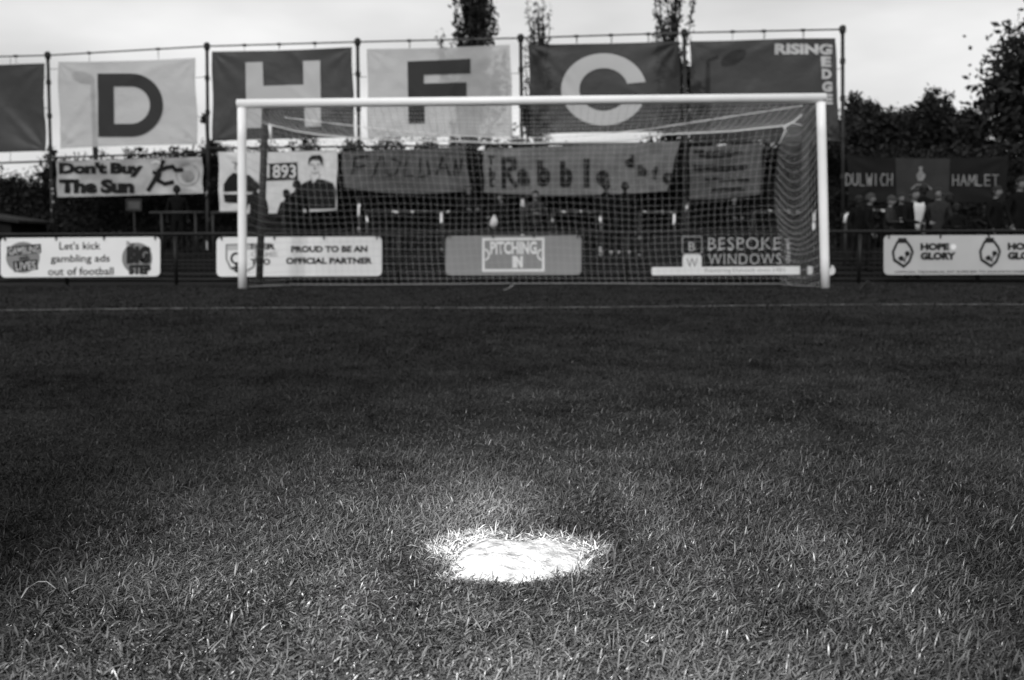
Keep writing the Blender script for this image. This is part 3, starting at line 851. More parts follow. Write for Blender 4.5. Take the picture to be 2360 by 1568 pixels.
# ------------------------------------------------------------------ supporters' flags
FG = 'supporters flags tied under the letter banners'
FL = Plane(25.75, .137)
p, g = cloth('supporter_flag', 'pale printed flag with bold dark words telling not to buy the sun', 'flag', FG, [(130, 371), (466, 362), (468, 446), (132, 455)], M['flag_sun'], FL, 11, .025)
p(text_bm("Don't Buy", (136, 374, 330, 408), .06, spacing=.93), M['flag_ink'])
p(text_bm('The Sun', (137, 413, 310, 446), .06, spacing=.93), M['flag_ink'])
p(strokes_bm([[(342, 438), (354, 420), (372, 388), (376, 372)], [(356, 398), (368, 402), (364, 416), (380, 424), (398, 420)], [(366, 394), (384, 386), (398, 384), (404, 392), (420, 392)]], 9), M['flag_ink'], 'drawing')
p(strokes_bm([[(342, 432), (352, 420), (348, 430), (362, 414)], [(352, 376), (362, 372), (378, 382)]], 4), M['flag_white'], 'drawing', .024)
p(outline_mesh([circle(432, 403, 28, 26), circle(432, 403, 26, 24)]), M['greyprint'], 'drawing', .018)
rr = random.Random(5)
p(outline_mesh([[(432 + (10 + 9 * rr.random()) * math.cos(k / 14 * 6.283), 404 + (10 + 9 * rr.random()) * math.sin(k / 14 * 6.283)) for k in range(14)]]), M['greyprint'], 'drawing')
p, g = cloth('supporter_flag', 'white painted flag with a dark number panel and two figures, behind the left post', 'flag', FG, [(503, 350), (778, 345), (776, 484), (506, 492)], M['flag_white'], FL, 12, .045, sag=(3, 4))
p(outline_mesh([[(610, 378), (685, 374), (687, 414), (611, 417)]]), M['flag_ink'], 'lettering', .02)
p(text_bm('1893', (616, 380, 683, 411), .02), M['flag_white'], 'lettering', .026)
# the painted man on the right: hair, face marks and dark jersey
p(outline_mesh([[(710, 374), (712, 364), (720, 358), (738, 357), (744, 364), (744, 384), (740, 377), (736, 370), (720, 368), (714, 372), (712, 384)]]), M['flag_ink'], 'drawing')
p(strokes_bm([[(716, 380), (724, 379)], [(730, 379), (738, 378)], [(718, 397), (726, 400), (735, 396)], [(726, 383), (724, 390), (728, 391)]], 2), M['greyprint'], 'drawing')
p(outline_mesh([[(686, 430), (704, 420), (716, 414), (722, 424), (730, 413), (744, 414), (768, 422), (775, 440), (774, 481), (690, 482), (688, 452)]]), M['flag_ink'], 'drawing')
p(strokes_bm([[(714, 404), (718, 414), (724, 422)], [(738, 402), (734, 412), (728, 420)]], 1.5), M['greyprint'], 'drawing', .024)
# the figure behind the left post, in a hooped jersey
p(outline_mesh([[(516, 426), (526, 408), (538, 398), (552, 402), (576, 404), (588, 416), (596, 432), (592, 444), (560, 440), (516, 442)]]), M['flag_ink'], 'drawing')
p(outline_mesh([[(516, 448), (590, 448), (594, 462), (580, 470), (518, 466)]]), M['flag_ink'], 'drawing')
p(strokes_bm([[(520, 424), (532, 414), (544, 414)], [(572, 410), (584, 420), (586, 426)]], 4), M['flag_white'], 'drawing', .024)
p(strokes_bm([[(536, 374), (546, 376), (541, 384), (543, 392)]], 3), M['greyprint'], 'drawing')
p, g = cloth('supporter_flag', 'grey flag with faint brush lettering seen through the net, left of centre', 'flag', FG, [(786, 348), (1072, 336), (1084, 438), (792, 432)], M['flag_grey'], FL, 13, .06, sag=(3, 12))
p(strokes_bm([[(812, 402), (818, 364), (846, 360)], [(822, 386), (842, 382)], [(860, 408), (876, 362)], [(884, 362), (892, 404), (912, 402)], [(902, 366), (922, 372), (914, 398)], [(936, 370), (932, 404), (954, 404)],
              [(968, 366), (966, 408), (990, 402), (984, 372)], [(1006, 402), (1020, 362), (1036, 404)], [(1010, 388), (1032, 388)], [(1046, 406), (1050, 370), (1058, 404), (1064, 368)]], 4.0), M['flag_dark'])
p, g = cloth('supporter_flag', 'long grey flag with dark painted word rabble in the goal mouth', 'flag', FG, [(1113, 346), (1566, 326), (1538, 440), (1116, 444)], M['flag_mid'], FL, 14, .05, sag=(-2, 8))
p(strokes_bm([[(1127, 362), (1137, 362)], [(1132, 360), (1132, 380)], [(1130, 388), (1130, 406)], [(1130, 398), (1138, 398), (1138, 406)], [(1139, 412), (1131, 412), (1131, 428), (1139, 428)]], 5), M['flag_ink'])
def blk(s, box): p(text_bm(s, box, .07), M['flag_ink'])
p(strokes_bm([[(1161, 430), (1161, 368), (1184, 368), (1184, 388), (1164, 394), (1188, 428)]], 11), M['flag_ink'])
blk('a', (1192, 390, 1221, 428))
blk('b', (1238, 370, 1268, 430)); blk('b', (1290, 372, 1320, 432)); blk('l', (1345, 366, 1358, 432)); blk('e', (1374, 392, 1404, 430))
blk('d', (1440, 358, 1462, 386)); blk('h', (1470, 380, 1492, 406)); blk('f', (1503, 384, 1516, 414)); blk('c', (1526, 398, 1548, 424))
p, g = cloth('supporter_flag', 'dim grey flag with broken dark text lines at the right of the goal mouth', 'flag', FG, [(1588, 340), (1760, 330), (1752, 448), (1592, 460)], M['flag_grey'], FL, 15, .05, sag=(0, 4))
for y, x0, x1 in ((352, 1600, 1700), (361, 1610, 1690), (384, 1598, 1710), (392, 1600, 1716), (414, 1622, 1718), (436, 1640, 1700)):
    r = random.Random(y); x = x0; st = []
    while x < x1:
        l = r.uniform(8, 20); st.append([(x, y + r.uniform(-2, 2)), (x + l, y + r.uniform(-2, 2))]); x += l + r.uniform(3, 9)
    p(strokes_bm(st, 7), M['flag_ink'])
# hamlet flag, three panels
FR = Plane(24.2, .137)
p, g = cloth('supporter_flag', 'long dark flag with a paler middle between the painted words dulwich and hamlet', 'flag', FG, [(1952, 358), (2326, 360), (2318, 464), (1956, 462)], M['flag_dark'], FR, 16, .05, sag=(6, 4))
p(outline_mesh([[(2063, 364), (2188, 366), (2184, 470), (2066, 464)]]), M['flag_pale'], 'middle_panel', .015)
def hand(s, x, w_, y0, y1):
    S = {'D': [[(0, 0), (0, 1)], [(0, 0), (.7, .1), (1, .5), (.7, .9), (0, 1)]], 'U': [[(0, 0), (0, .8), (.4, 1), (.8, .8), (.8, 0)]], 'L': [[(0, 0), (0, 1), (.8, 1)]],
         'W': [[(0, 0), (.25, 1), (.5, .3), (.75, 1), (1, 0)]], 'I': [[(.4, 0), (.4, 1)]], 'C': [[(.9, .1), (.4, 0), (0, .5), (.4, 1), (.9, .9)]],
         'H': [[(0, 0), (0, 1)], [(.85, 0), (.85, 1)], [(0, .5), (.85, .5)]], 'A': [[(0, 1), (.45, 0), (.9, 1)], [(.2, .6), (.7, .6)]], 'M': [[(0, 1), (.1, 0), (.5, .7), (.9, 0), (1, 1)]],
         'E': [[(.8, 0), (0, 0), (0, 1), (.8, 1)], [(0, .5), (.7, .5)]], 'T': [[(0, 0), (1, 0)], [(.5, 0), (.5, 1)]]}
    out = []
    for ch in s:
        for pl in S[ch]: out.append([(x + a * w_ * .8, y0 + b * (y1 - y0)) for a, b in pl])
        x += w_
    return out
p(strokes_bm(hand('DULWICH', 1948, 16, 401, 428), 3.0), M['flag_paint'], o2=.022)
p(strokes_bm(hand('HAMLET', 2194, 18.5, 404, 428), 3.0), M['flag_paint'], o2=.022)
p(outline_mesh([[(2118, 384), (2128, 384), (2126, 394), (2134, 404), (2128, 416), (2116, 418), (2112, 404), (2120, 394)]]), M['flag_paint'], 'shield', .022)
p(strokes_bm([[(2100, 436), (2112, 426), (2136, 426), (2146, 436)]], 3), M['flag_paint'], 'shield', .022)

# ------------------------------------------------------------------ terraces behind the fence
def build_terrace():
    V = []; m = MB()
    prof = [(16.4, -.09), (16.4, -.02)]
    y, z = 16.4, -.02
    prof = [(16.2, -.3), (16.2, -.02)]
    for k in range(7):
        yy = 17.4 + k * 1.1; prof += [(yy, prof[-1][1]), (yy, prof[-1][1] + .065)]
    prof += [(34, prof[-1][1])]
    xs = [-26 + i * 2 for i in range(27)]
    for x in xs:
        for (yy, zz) in prof: V.append((x, yy - .08 * x, zz))
    n = len(prof); Fc = [(i * n + j, (i + 1) * n + j, (i + 1) * n + j + 1, i * n + j + 1) for i in range(len(xs) - 1) for j in range(n - 1)]
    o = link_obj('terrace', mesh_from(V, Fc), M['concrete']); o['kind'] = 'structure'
build_terrace()
def terr_z(x, y):
    y = y + .08 * x
    if y < 16.2: return -.055
    z = -.02
    for k in range(7):
        if y > 17.4 + k * 1.1: z += .065
    return z

def barrier(px0, px1, py, d, legs, label, elbow=False, mt='white_worn'):
    pl = Plane(d, .1); a = pl.hit(px0, py); b = pl.hit(px1, py - 1)
    g = empty('crush_barrier', ((a.x + b.x) / 2, (a.y + b.y) / 2, terr_z((a.x + b.x) / 2, (a.y + b.y) / 2)), label, 'barrier', 'crush barriers on the terrace')
    m = MB()
    if elbow: m.tube([a + Vector((-.12, 0, -.22)), a + Vector((-.10, 0, -.08)), a + Vector((0, 0, 0)), b], .032, 8)
    else: m.tube([a, b], .032, 8)
    m.build('rail', M[mt], g, sm=True)
    for px in legs:
        q = pl.hit(px, py); m = MB(); m.tube([Vector((q.x, q.y, terr_z(q.x, q.y) - .05)), q], .03, 8); m.build('leg', M['steel_dark' if mt == 'steel_dark' or elbow else 'white_worn'], g, sm=True)
barrier(345, 470, 491, 22.5, (372, 450), 'short faded barrier under the printed vinyl flag at the left', mt='steel_dark')
barrier(486, 560, 491, 22.4, (490, 556), 'faded barrier stub just left of the left goal post', mt='steel_dark')
barrier(842, 1040, 490, 22.3, (846, 1017), 'worn white barrier left of the middle of the goal mouth')
barrier(1268, 1388, 490, 22.2, (1272, 1384), 'worn white barrier under the rabble flag')
barrier(1470, 1560, 490, 22.1, (1474, 1554), 'short worn white barrier right of the two supporters in white shoes')
barrier(1730, 1880, 488, 22, (1735, 1876), 'worn barrier seen through the right side net')
barrier(1962, 2200, 487, 19.6, (1950, 2190), 'barrier with a white bent end right of the goal', elbow=True)

# small framed notice and a hut at the left
def notice():
    pl = Plane(25.6, .137); c = pl.hit(324, 500); g = empty('notice_sign', tuple(c), 'small framed notice on the dark hedge below the printed vinyl flag', 'sign')
    c = pl.hit(307, 485)
    lay(outline_mesh([[(290, 459), (327, 459), (327, 487), (290, 487)], [(294, 463), (323, 463), (323, 482), (294, 482)]]), 'frame', pl, M['flag_pale'], g, .02, thick=.02)
    lay(outline_mesh([[(294, 463), (323, 463), (323, 482), (294, 482)]]), 'panel', pl, M['flag_grey'], g, .0, thick=.01)
    m = MB(); a = pl.hit(308, 486); m.tube([a + Vector((0, .03, 0)), Vector((a.x, a.y + .03, .3))], .03, 6); m.build('post', M['steel_dark'], g)
notice()
def hut():
    pl = Plane(24.5, .137); a = pl.hit(-170, 560); b = pl.hit(30, 560); h0 = pl.hit(-60, 478).z; h1 = pl.hit(34, 512).z
    zb = .3; g = empty('hut', ((a.x + b.x) / 2, a.y, zb), 'low dark hut with a sloping roof at the left edge', 'hut')
    m = MB(); x0, x1, y0, y1 = a.x, b.x, a.y - .4, a.y + 1.6
    V = [(x0, y0, zb), (x1, y0, zb), (x1, y1, zb), (x0, y1, zb), (x0, y0, h0), (x1, y0, h1), (x1, y1, h1), (x0, y1, h0)]
    m.add(([Vector(v) for v in V], [(0, 3, 2, 1), (0, 1, 5, 4), (1, 2, 6, 5), (2, 3, 7, 6), (3, 0, 4, 7), (4, 5, 6, 7)])); m.build('wall', M['wood'], g)
    m = MB(); V = [(x0 - .1, y0 - .2, h0 + .01), (x1 + .3, y0 - .2, h1 - .03), (x1 + .3, y1 + .1, h1 - .03), (x0 - .1, y1 + .1, h0 + .01)]
    m.add(([Vector(v) for v in V] + [Vector(v) + Vector((0, 0, .07)) for v in V], [(0, 3, 2, 1), (4, 5, 6, 7), (0, 1, 5, 4), (1, 2, 6, 5), (2, 3, 7, 6), (3, 0, 4, 7)])); m.build('roof', M['roof'], g)
    m = MB(); m.box((x1 - .75, y0 - .012, zb + .55), (.6, .03, 1.0)); m.build('door', M['black'], g)
hut()

# ------------------------------------------------------------------ street lamps seen through the banners
def street_lamp(pl, head, post_x, side, label):
    top = pl.hit(post_x, head[1] + 6); b = Vector((top.x, top.y, 0)); hd = pl.hit(*head)
    g = empty('street_lamp', tuple(b), label, 'street lamp', 'street lamps behind the banners')
    m = MB(); m.tube([b, b + (top - b) * .5, top - Vector((0, 0, .3)), top, top + (hd - top) * .4 + Vector((0, 0, .08))], [.12, .1, .08, .07, .06], 8); m.build('post', M['steel_dark'], g, sm=True)
    m = MB(); d = (hd - top); d.z += side[1]; d.normalize(); pts = [hd + d * t for t in (-.42, -.3, 0, .3, .42)]
    m.tube(pts, [.06, .16, .22, .16, .05], 10); m.build('lamp_head', M['steel_dark'], g, sm=True)
LP = Plane(33, .137)
street_lamp(LP, (192, 180), 213, (0, 0), 'street lamp showing through the banner with the D')
street_lamp(LP, (1690, 134), 1632, (0, .3), 'tilted street lamp showing through the rising edge banner')

# ------------------------------------------------------------------ trees
def leaf_cloud(cent, n, size, rng, spread):
    """n leaf quads gathered round the cluster centres (arrays k x 3), spread = radii"""
    idx = rng.randint(0, len(cent), n)
    c = cent[idx] + rng.normal(0, 1, (n, 3)) * spread
    a = rng.normal(0, 1, (n, 3)); a /= np.linalg.norm(a, axis=1)[:, None]
    b = np.cross(a, rng.normal(0, 1, (n, 3))); b /= np.linalg.norm(b, axis=1)[:, None] + 1e-9
    s = (size * rng.uniform(.5, 1.3, n))[:, None]
    q = np.stack([c - a * s, c + b * s * .45, c + a * s, c - b * s * .45], 1)
    return q.reshape(-1, 3)

def cloud_obj(name, P, m, root):
    n = len(P) // 4; me = bpy.data.meshes.new(name)
    P = P - np.array(root.location)
    me.vertices.add(n * 4); me.vertices.foreach_set('co', P.astype(np.float32).ravel())
    me.loops.add(n * 4); me.loops.foreach_set('vertex_index', np.arange(n * 4, dtype=np.int32))
    me.polygons.add(n); me.polygons.foreach_set('loop_start', np.arange(0, n * 4, 4, dtype=np.int32)); me.update(calc_edges=True)
    o = link_obj(name, me, m); o.parent = root; return o

def bushy(x, y, ztop, rad, seed, label, m, n=5200, leaf=.11, group='trees behind the banners', z0=.6, name='bushy_tree', ncl=46, tight=.22):
    rng = np.random.RandomState(seed); g = empty(name, (x, y, 0), label, 'tree', group)
    h = (ztop - z0); cen = []
    while len(cen) < ncl:
        p = rng.uniform(-1, 1, 3); d = np.linalg.norm(p * np.array([1, 1, 1]))
        if d > 1 or d < .25: continue
        k = .82 + .3 * rng.rand(); cen.append([x + p[0] * rad * k, y + p[1] * rad * .7, z0 + h * (.5 + p[2] * .5 * (.85 + .18 * rng.rand()))])
    cen = np.array(cen)
    P = leaf_cloud(cen, n, leaf, rng, np.array([rad, rad, min(h * .6, rad * 1.1)]) * tight)
    P[:, 2] = np.maximum(P[:, 2], .05)
    cloud_obj('crown', P, m, g)
    mb = MB(); r = random.Random(seed)
    mb.tube([(x, y, -.2), (x + .05, y, z0 + h * .3), (x, y, z0 + h * .75)], [.16, .12, .03], 7)
    for k in range(9):
        c = Vector(cen[r.randrange(len(cen))]); s = Vector((x, y, z0 + h * r.uniform(0, .5)))
        mb.tube([s, s + (c - s) * .55 + Vector((0, 0, -.08)), c], [.06, .035, .012], 5)
    mb.build('trunk', M['bark'], g, sm=True)
    return g

def poplar(px, ptop_over, w_px, pl, seed, label, n, ncl=26, dens=1.0, name='poplar_tree', base_z=0, leaf=.16):
    c = pl.hit(px, 330); x, y = c.x, c.y; rng = np.random.RandomState(seed); r = random.Random(seed)
    ztop = pl.hit(px, ptop_over).z; rad = (pl.hit(px + w_px / 2, 200) - pl.hit(px, 200)).length
    g = empty(name, (x, y, 0), label, 'tree', 'tall narrow trees rising behind the banners')
    mb = MB(); mb.tube([(x, y, -.2), (x, y, ztop * .5), (x, y, ztop * .96)], [.25, .14, .02], 8)
    cents = []
    for k in range(ncl):
        an = r.uniform(0, 6.28); zs = r.uniform(1.5, ztop * .8); ln = r.uniform(1.6, 3.2); out = rad * r.uniform(.15, 1.0) * (1 - .45 * zs / ztop)
        pts = []
        for t in (0, .25, .5, .75, 1):
            pts.append((x + math.cos(an) * out * min(1, t * 1.6), y + math.sin(an) * out * min(1, t * 1.6), min(zs + ln * t, ztop)))
        mb.tube(pts, [.05, .04, .03, .02, .008], 5)
        for t in np.linspace(.2, 1, 9):
            cents.append([x + math.cos(an) * out * min(1, t * 1.6), y + math.sin(an) * out * min(1, t * 1.6), min(zs + ln * t, ztop)])
    P = leaf_cloud(np.array(cents), n, leaf, rng, np.array([.08, .08, .22]))
    cloud_obj('crown', P, M['leaf'], g); mb.build('trunk', M['bark'], g, sm=True)
PP = Plane(40, .1)
poplar(1088, -110, 215, PP, 21, 'broad dense tall tree rising behind the F banner', 11000, 85, leaf=.11)
poplar(1243, -8, 110, Plane(43, .1), 22, 'sparse thin tall tree between the F and C banners', 2000, 40, leaf=.1)
poplar(1545, -25, 135, Plane(38, .1), 23, 'thin tall tree at the right end of the C banner', 3000, 40, leaf=.1)
# climbing tree close behind the pole between C and rising edge
def pxz(pl, px, py): return pl.hit(px, py)
TB = Plane(29.5, .12)
rows = [(-120, 400, 70), (-20, 398, 60), (60, 400, 55), (150, 352, 55), (240, 350, 60), (330, 340, 55), (410, 338, 60), (490, 336, 50), (600, 325, 50), (700, 312, 60), (800, 330, 46), (900, 326, 55), (990, 333, 50),
        (1090, 330, 50), (1180, 322, 38), (1270, 320, 48), (1390, 336, 44), (1500, 322, 45), (1600, 300, 60), (1700, 300, 60), (1800, 290, 60), (1890, 280, 60)]
names = ['far left', 'second from the left', 'behind the left scaffold pole', 'under the left half of the D banner', 'under the letter D', 'under the right half of the D banner', 'behind the printed vinyl flag end',
         'just left of the left goal post', 'behind the left net pole', 'under the letter H', 'by the pole between H and F', 'under the stem of the F', 'under the middle of the F banner', 'under the right of the F banner',
         'by the pole between F and C', 'under the left of the C banner', 'under the letter C', 'under the right of the C banner', 'left behind the rising edge banner', 'middle behind the rising edge banner', 'right behind the rising edge banner', 'behind the top right corner of the goal']
for k, ((px, py, wpx), nm) in enumerate(zip(rows, names)):
    pl = Plane(28.6 + (k * 37 % 5) * .45, .12); c = pl.hit(px, py); rad = wpx * c.y / F * 1.15
    bushy(c.x, c.y, c.z, rad, 100 + k, 'dark leafy bush, ' + nm, M['leaf2'] if k % 2 else M['leaf'], n=8500, leaf=.075, z0=.3, group='bushes behind the terrace')
# taller tree whose top shows round the pole between C and rising edge
c = Plane(28, .12).hit(1580, 78)
bushy(c.x, c.y, c.z, .55, 160, 'slim leafy tree round the pole between the C and rising edge banners', M['leaf'], n=3400, leaf=.12, z0=1.0, ncl=30, tight=.16, name='slim_tree', group='slim trees by the poles')
c = Plane(28, .12).hit(1215, 190)
bushy(c.x, c.y, c.z, .35, 161, 'slim leafy tree right of the pole between the F and C banners', M['leaf'], n=1300, leaf=.1, z0=.8, ncl=22, tight=.16, name='slim_tree', group='slim trees by the poles')
c = Plane(28, .12).hit(478, 232)
bushy(c.x, c.y, c.z, .3, 162, 'slim leafy tree right of the D banner', M['leaf'], n=700, leaf=.09, z0=.8, ncl=16, tight=.16, name='slim_tree', group='slim trees by the poles')
c = Plane(28, .12).hit(124, 305)
bushy(c.x, c.y, c.z, .35, 163, 'slim leafy tree left of the D banner', M['leaf'], n=700, leaf=.09, z0=.8, ncl=16, tight=.16, name='slim_tree', group='slim trees by the poles')
# trees right of the goal
rt_ = [(2003, 236, 60, 'between the first two, lower and rounder'), (2078, 246, 60, 'lowest in the row right of the scaffold'), (2130, 232, 55, 'left of the highest top right of the scaffold'), (1975, 222, 60, 'nearest the end of the scaffold'), (2040, 238, 60, 'second right of the scaffold'), (2105, 240, 55, 'in the dip right of the scaffold'), (2165, 188, 62, 'with the highest rounded top right of the scaffold'), (2225, 225, 55, 'just left of the big right tree')]
for k, (px, py, wpx, nm) in enumerate(rt_):
    c = Plane(30 + (k % 2), .05).hit(px, py); bushy(c.x, c.y, c.z, wpx * c.y / F, 200 + k, 'dark broad tree ' + nm, M['leaf2'], n=20000, leaf=.08, z0=.3, group='broad trees right of the goal', name='broad_tree', ncl=130, tight=.15)
# large near tree at the right edge with bigger leaves
c = Plane(27.5, 0).hit(2440, 22)
bushy(c.x, c.y, c.z, 2.2, 301, 'big leafy tree with loose outer sprays at the right edge', M['leaf2'], n=13000, leaf=.125, z0=.8, group='trees at the edge', name='large_tree', ncl=120, tight=.14)
# dark hedge that closes the terrace behind flags and barriers
def hedge(px0, px1, pytop, d, label, seed, b=.137):
    rng = np.random.RandomState(seed); pl = Plane(d, b); a = pl.hit(px0, pytop); c = pl.hit(px1, pytop); zt = a.z
    g = empty('hedge', ((a.x + c.x) / 2, (a.y + c.y) / 2, .3), label, 'hedge', 'hedges along the back of the terrace')
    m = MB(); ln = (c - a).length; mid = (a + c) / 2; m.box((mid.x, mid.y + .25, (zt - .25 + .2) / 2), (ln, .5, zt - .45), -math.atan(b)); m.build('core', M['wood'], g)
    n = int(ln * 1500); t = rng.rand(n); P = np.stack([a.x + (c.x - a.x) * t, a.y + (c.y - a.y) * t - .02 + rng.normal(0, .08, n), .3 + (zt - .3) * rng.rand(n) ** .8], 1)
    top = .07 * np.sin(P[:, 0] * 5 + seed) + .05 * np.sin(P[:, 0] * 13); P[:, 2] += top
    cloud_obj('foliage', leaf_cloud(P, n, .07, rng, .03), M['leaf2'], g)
hedge(-300, 122, 418, 27.2, 'dark clipped hedge at the left under the open sky', 401)
hedge(122, 285, 378, 27.2, 'dark hedge behind the left half of the printed vinyl flag', 402)
hedge(285, 500, 348, 27.2, 'taller dark hedge behind the right half of the printed vinyl flag', 407)
hedge(500, 1100, 362, 27.2, 'dark hedge behind the white painted flag', 403)
hedge(1100, 1600, 362, 27.2, 'dark hedge behind the rabble flag', 404)
hedge(1600, 1960, 345, 27.2, 'dark hedge at the right of the goal mouth', 405)
hedge(1960, 2700, 342, 26.0, 'tall dark hedge right of the scaffold', 406, b=.08)

# ------------------------------------------------------------------ people
def person(px, py_head, d, label, face=0.0, pose='stand', coat='cloth_black', legs='cloth_black', hair='hair', skin='skin_dim', shirt=None, scale=1.0, shoes='cloth_black', hat=None, bag=False, lean=0.0):
    pl = Plane(d, .1); hp = pl.hit(px, py_head); zf = terr_z(hp.x, hp.y); H = hp.z - zf
    s = H / 1.75
    g = empty('person', (hp.x, hp.y, zf), label, 'person', rz=face)
    J = []; E = []
    def j(p, r, par):
        J.append((Vector(p) * s, r * s)); 
        if par is not None: E.append((par, len(J) - 1))
        return len(J) - 1
    ly = -lean
    pel = j((0, 0, .95), .135, None); sp = j((0, ly * .4, 1.13), .125, pel); ch = j((0, ly * .8, 1.32), .15, sp); nb = j((0, ly, 1.46), .075, ch); nk = j((0, ly - .01, 1.55), .055, nb)
    reg = {pel: 1, sp: 1, ch: 1, nb: 1, nk: 0}
    hands = []
    for sg in (-1, 1):
        sh = j((sg * .18, ly, 1.40), .068, ch); reg[sh] = 1
        if pose == 'rail': el_, wr = (sg * .27, ly - .12, 1.13), (sg * .14, ly - .36, 1.10)
        elif pose == 'fold': el_, wr = (sg * .27, ly - .05, 1.14), (-sg * .02 + sg * .06, ly - .22, 1.16)
        elif pose == 'point' and sg == 1: el_, wr = (.34, ly - .15, 1.22), (.42, ly - .38, 1.36)
        else: el_, wr = (sg * .25, ly + .02, 1.13), (sg * .25, ly - .10, .90)
        e = j(el_, .05, sh); wv = j(wr, .033, e); reg[e] = 1; reg[wv] = 1
        dr = (Vector(wr) - Vector(el_)).normalized()
        pa = j(Vector(wr) + dr * .06, .034, wv); reg[pa] = 0
        hands.append((Vector(wr) + dr * .075, dr, sg))
        hip = j((sg * .09, 0, .88), .10, pel); kn = j((sg * .10, -.02, .50), .066, hip); an = j((sg * .11, .02, .09), .042, kn); to = j((sg * .125, -.15, .045), .04, an)
        reg[hip] = 2; reg[kn] = 2; reg[an] = 2; reg[to] = 3
    me = bpy.data.meshes.new('sk'); me.from_pydata([p for p, r in J], E, []); o = bpy.data.objects.new('sk', me); COL.objects.link(o)
    md = o.modifiers.new('skin', 'SKIN'); md.use_smooth_shade = True
    for i, v in enumerate(me.skin_vertices[0].data): v.radius = (J[i][1], J[i][1]); v.use_root = (i == 0)
    o.modifiers.new('sub', 'SUBSURF').levels = 1
    dg = bpy.context.evaluated_depsgraph_get(); bmx = bmesh.new(); em = bpy.data.meshes.new_from_object(o.evaluated_get(dg)); bmx.from_mesh(em)
    bpy.data.objects.remove(o); bpy.data.meshes.remove(me); bpy.data.meshes.remove(em)
    for f in bmx.faces:
        c = f.calc_center_median(); k = min(range(len(J)), key=lambda q: (J[q][0] - c).length - J[q][1] * .6); f.material_index = reg.get(k, 1); f.smooth = True
    def addmesh(V, Fc, mi):
        vs = [bmx.verts.new(v) for v in V]
        for f in Fc:
            try: ff = bmx.faces.new([vs[i] for i in f]); ff.material_index = mi; ff.smooth = True
            except ValueError: pass
    for (hc, dr, sg) in hands:                    # five fingers on each hand
        side = dr.cross(Vector((0, 0, 1))).normalized() if abs(dr.z) < .9 else Vector((0, 1, 0))
        dn = dr.cross(side).normalized()
        for q in range(4):
            b0 = hc + side * ((q - 1.5) * .018); ln = (.07, .078, .074, .058)[q]
            V, Fc = tube([b0 * s, (b0 + dr * ln * .55) * s, (b0 + dr * ln * .9 + dn * .025) * s], [.009 * s, .0085 * s, .006 * s], 5); addmesh(V, Fc, 0)
        b0 = hc - dr * .03 + side * (-sg * .03)
        V, Fc = tube([b0 * s, (b0 + side * (-sg * .03) + dr * .03) * s, (b0 + side * (-sg * .035) + dr * .055) * s], [.011 * s, .010 * s, .007 * s], 5); addmesh(V, Fc, 0)
    # head: a shaped ovoid with jaw, nose, brow and ears
    hc = Vector((0, ly - .025, 1.635)); NU, NV = 16, 12; V = []; Fc = []
    for b in range(NV + 1):
        ph = math.pi * b / NV
        for a in range(NU):
            th = 2 * math.pi * a / NU; x = math.sin(ph) * math.cos(th) * .077; y = math.sin(ph) * math.sin(th) * .097; z = math.cos(ph) * .118
            if z < 0: k = 1 - .35 * (-z / .118) ** 1.5; x *= k; y *= (k if y > 0 else 1 - .12 * (-z / .118))
            fr = y < -.07
            if fr and abs(x) < .022 and -.035 < z < .02: y -= .022
            if fr and .005 < z < .035 and .02 < abs(x) < .05: y += .010
            V.append((hc + Vector((x, y, z))) * s)
    for b in range(NV):
        for a in range(NU): a2 = (a + 1) % NU; Fc.append((b * NU + a, (b + 1) * NU + a, (b + 1) * NU + a2, b * NU + a2))
    addmesh(V, Fc, 0)
    for sg in (-1, 1):
        V, Fc = tube([(hc + Vector((sg * .078, .0, -.03))) * s, (hc + Vector((sg * .088, .008, .0))) * s, (hc + Vector((sg * .08, .01, .028))) * s], [.008 * s, .016 * s, .008 * s], 6); addmesh(V, Fc, 0)
        V, Fc = tube([(hc + Vector((sg * .022, -.088, .012))) * s, (hc + Vector((sg * .044, -.082, .012))) * s], [.007 * s, .007 * s], 6); addmesh(V, Fc, 4)
    V, Fc = tube([(hc + Vector((-.024, -.090, -.055))) * s, (hc + Vector((0, -.097, -.058))) * s, (hc + Vector((.024, -.090, -.055))) * s], [.003 * s, .006 * s, .003 * s], 5); addmesh(V, Fc, 4)
    me = bpy.data.meshes.new('body'); bmx.to_mesh(me); bmx.free()
    for k in (skin, coat, legs, shoes, 'hair'): me.materials.append(M[k])
    b = link_obj('body', me); b.parent = g
    # hair or hat shell
    V = []; Fc = []; top = hat or hair
    for bb in range(7):
        ph = R(88) * bb / 6 if hat else R(112) * bb / 6
        for a in range(NU):
            th = 2 * math.pi * a / NU; k = 1.10 + .03 * math.sin(a * 2.3); x = math.sin(ph) * math.cos(th) * .080 * k; y = math.sin(ph) * math.sin(th) * .100 * k; z = math.cos(ph) * .122 * 1.05
            if y < -.04 and not hat: z = max(z, .05 + .01 * math.cos(a)); y *= .95
            V.append((hc + Vector((x, y, z + .004))) * s)
    for bb in range(6):
        for a in range(NU): a2 = (a + 1) % NU; Fc.append((bb * NU + a, (bb + 1) * NU + a, (bb + 1) * NU + a2, bb * NU + a2))
    me = mesh_from(V, Fc); smooth(me); h = link_obj('hat' if hat else 'hair', me, M[top]); h.parent = b
    mm = h.modifiers.new('s', 'SOLIDIFY'); mm.thickness = .012 * s; mm.offset = 0
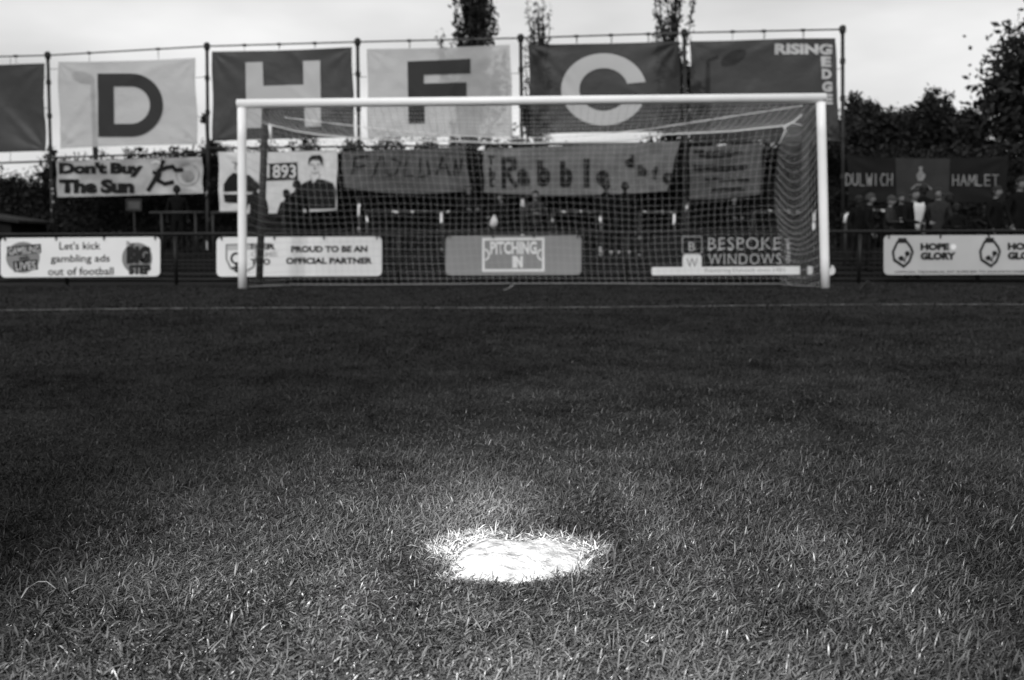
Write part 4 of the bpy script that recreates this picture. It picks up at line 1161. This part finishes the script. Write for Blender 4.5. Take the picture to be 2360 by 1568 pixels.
    if shirt:
        V = []; Fc = []
        rowz = [(1.49, .10), (1.40, .12), (1.30, .105), (1.18, .08), (1.06, .055), (.95, .04)]
        for z, hw in rowz:
            for q in range(5):
                u = q / 4 * 2 - 1; V.append(Vector((u * hw + .01, ly * (.8 if z > 1.2 else .5) - (.185 if 1.1 < z < 1.42 else .16) + .02 * u * u - .012, z - (.03 * (1 - abs(u)) if z > 1.45 else 0))) * s)
        for a in range(5):
            for q in range(4): Fc.append((a * 5 + q, a * 5 + q + 1, (a + 1) * 5 + q + 1, (a + 1) * 5 + q))
        me = mesh_from(V, Fc); smooth(me); h = link_obj('shirt', me, M[shirt]); h.parent = b
        mm = h.modifiers.new('s', 'SOLIDIFY'); mm.thickness = .01
    return g
person(407, 428, 23.5, 'person in dark clothes under the printed vinyl flag at the left', .3, 'stand', skin='cloth_dark', legs='cloth_black')
person(588, 420, 22.5, 'person in a dark coat right behind the left goal post', .2, 'stand', skin='cloth_mid')
person(661, 438, 22.0, 'shorter person in dark clothes left of the pair before the white flag', -.6, 'fold', skin='cloth_mid')
person(683, 416, 22.6, 'taller person in dark clothes in front of the white painted flag', .5, 'stand', skin='cloth_mid')
person(1080, 424, 23.2, 'person with a pale cap left of the middle of the goal mouth', .3, 'rail', skin='skin_dim', hat='hair_grey')
person(1163, 448, 21.8, 'person in black leaning forward in the middle of the goal mouth', -.7, 'rail', skin='skin_dim', lean=.15)
person(1234, 440, 21.8, 'person facing the pitch with a visible face under the word rabble', .05, 'fold', skin='skin', coat='cloth_dark')
person(1396, 419, 22.8, 'left one of two supporters in white shoes under the rabble flag', .2, 'stand', shoes='cloth_white', skin='cloth_mid')
person(1441, 420, 22.9, 'right one of two supporters in white shoes under the rabble flag', -.3, 'stand', shoes='cloth_white', skin='cloth_mid')
person(1692, 452, 22.4, 'person in dark clothes with pale hands at the right of the goal mouth', .1, 'rail', skin='skin_dim')
person(2004, 447, 18.0, 'grey haired person in black looking left beside the bent barrier', 1.1, 'stand', hair='hair_grey', skin='skin_dim', coat='cloth_black')
person(2052, 452, 18.3, 'person in a pale knitted hat right of the grey haired person', .9, 'fold', hat='hair_grey', skin='skin', coat='cloth_dark')
person(2104, 436, 16.45, 'dark haired person in an open black jacket over a white shirt', .2, 'rail', shirt='cloth_white', skin='skin_dim', lean=.05)
person(2130, 425, 18.9, 'person in a dark cap just behind the white shirt', -.3, 'stand', hat='hair', skin='cloth_mid')
person(2164, 434, 18.6, 'person in dark clothes right of the white shirt', -.5, 'stand', coat='cloth_dark', skin='skin_dim')
person(2204, 470, 17.9, 'shorter person in dark clothes right of the group on the terrace', -.2, 'fold', coat='cloth_black', skin='cloth_mid')
person(2296, 430, 18.4, 'person in black reaching a hand out near the right edge', .6, 'point', skin='skin_dim')
person(2352, 410, 18.0, 'tall person in black at the very right edge', .3, 'stand', skin='skin_dim')
person(1978, 452, 18.9, 'person in black between the bent barrier and the grey haired person', .4, 'stand', skin='cloth_mid')
person(2078, 447, 19.2, 'person in dark clothes half hidden left of the white shirt', -.2, 'fold', skin='skin_dim')
person(2186, 446, 19.4, 'taller person at the back right of the group by the barrier', .2, 'stand', skin='cloth_mid')
# white bag carried in the goal mouth
bp = Plane(21.2, .1).hit(1137, 512)
m = MB(); m.tube([bp + Vector((0, 0, -.14)), bp + Vector((0, 0, -.06)), bp + Vector((.02, 0, .05)), bp + Vector((.02, 0, .15))], [.03, .09, .075, .02], 10)
o = m.build('bag', M['cloth_white'], empty('carrier_bag', tuple(bp), 'white carrier bag held up beside the person leaning forward', 'bag'), sm=True)
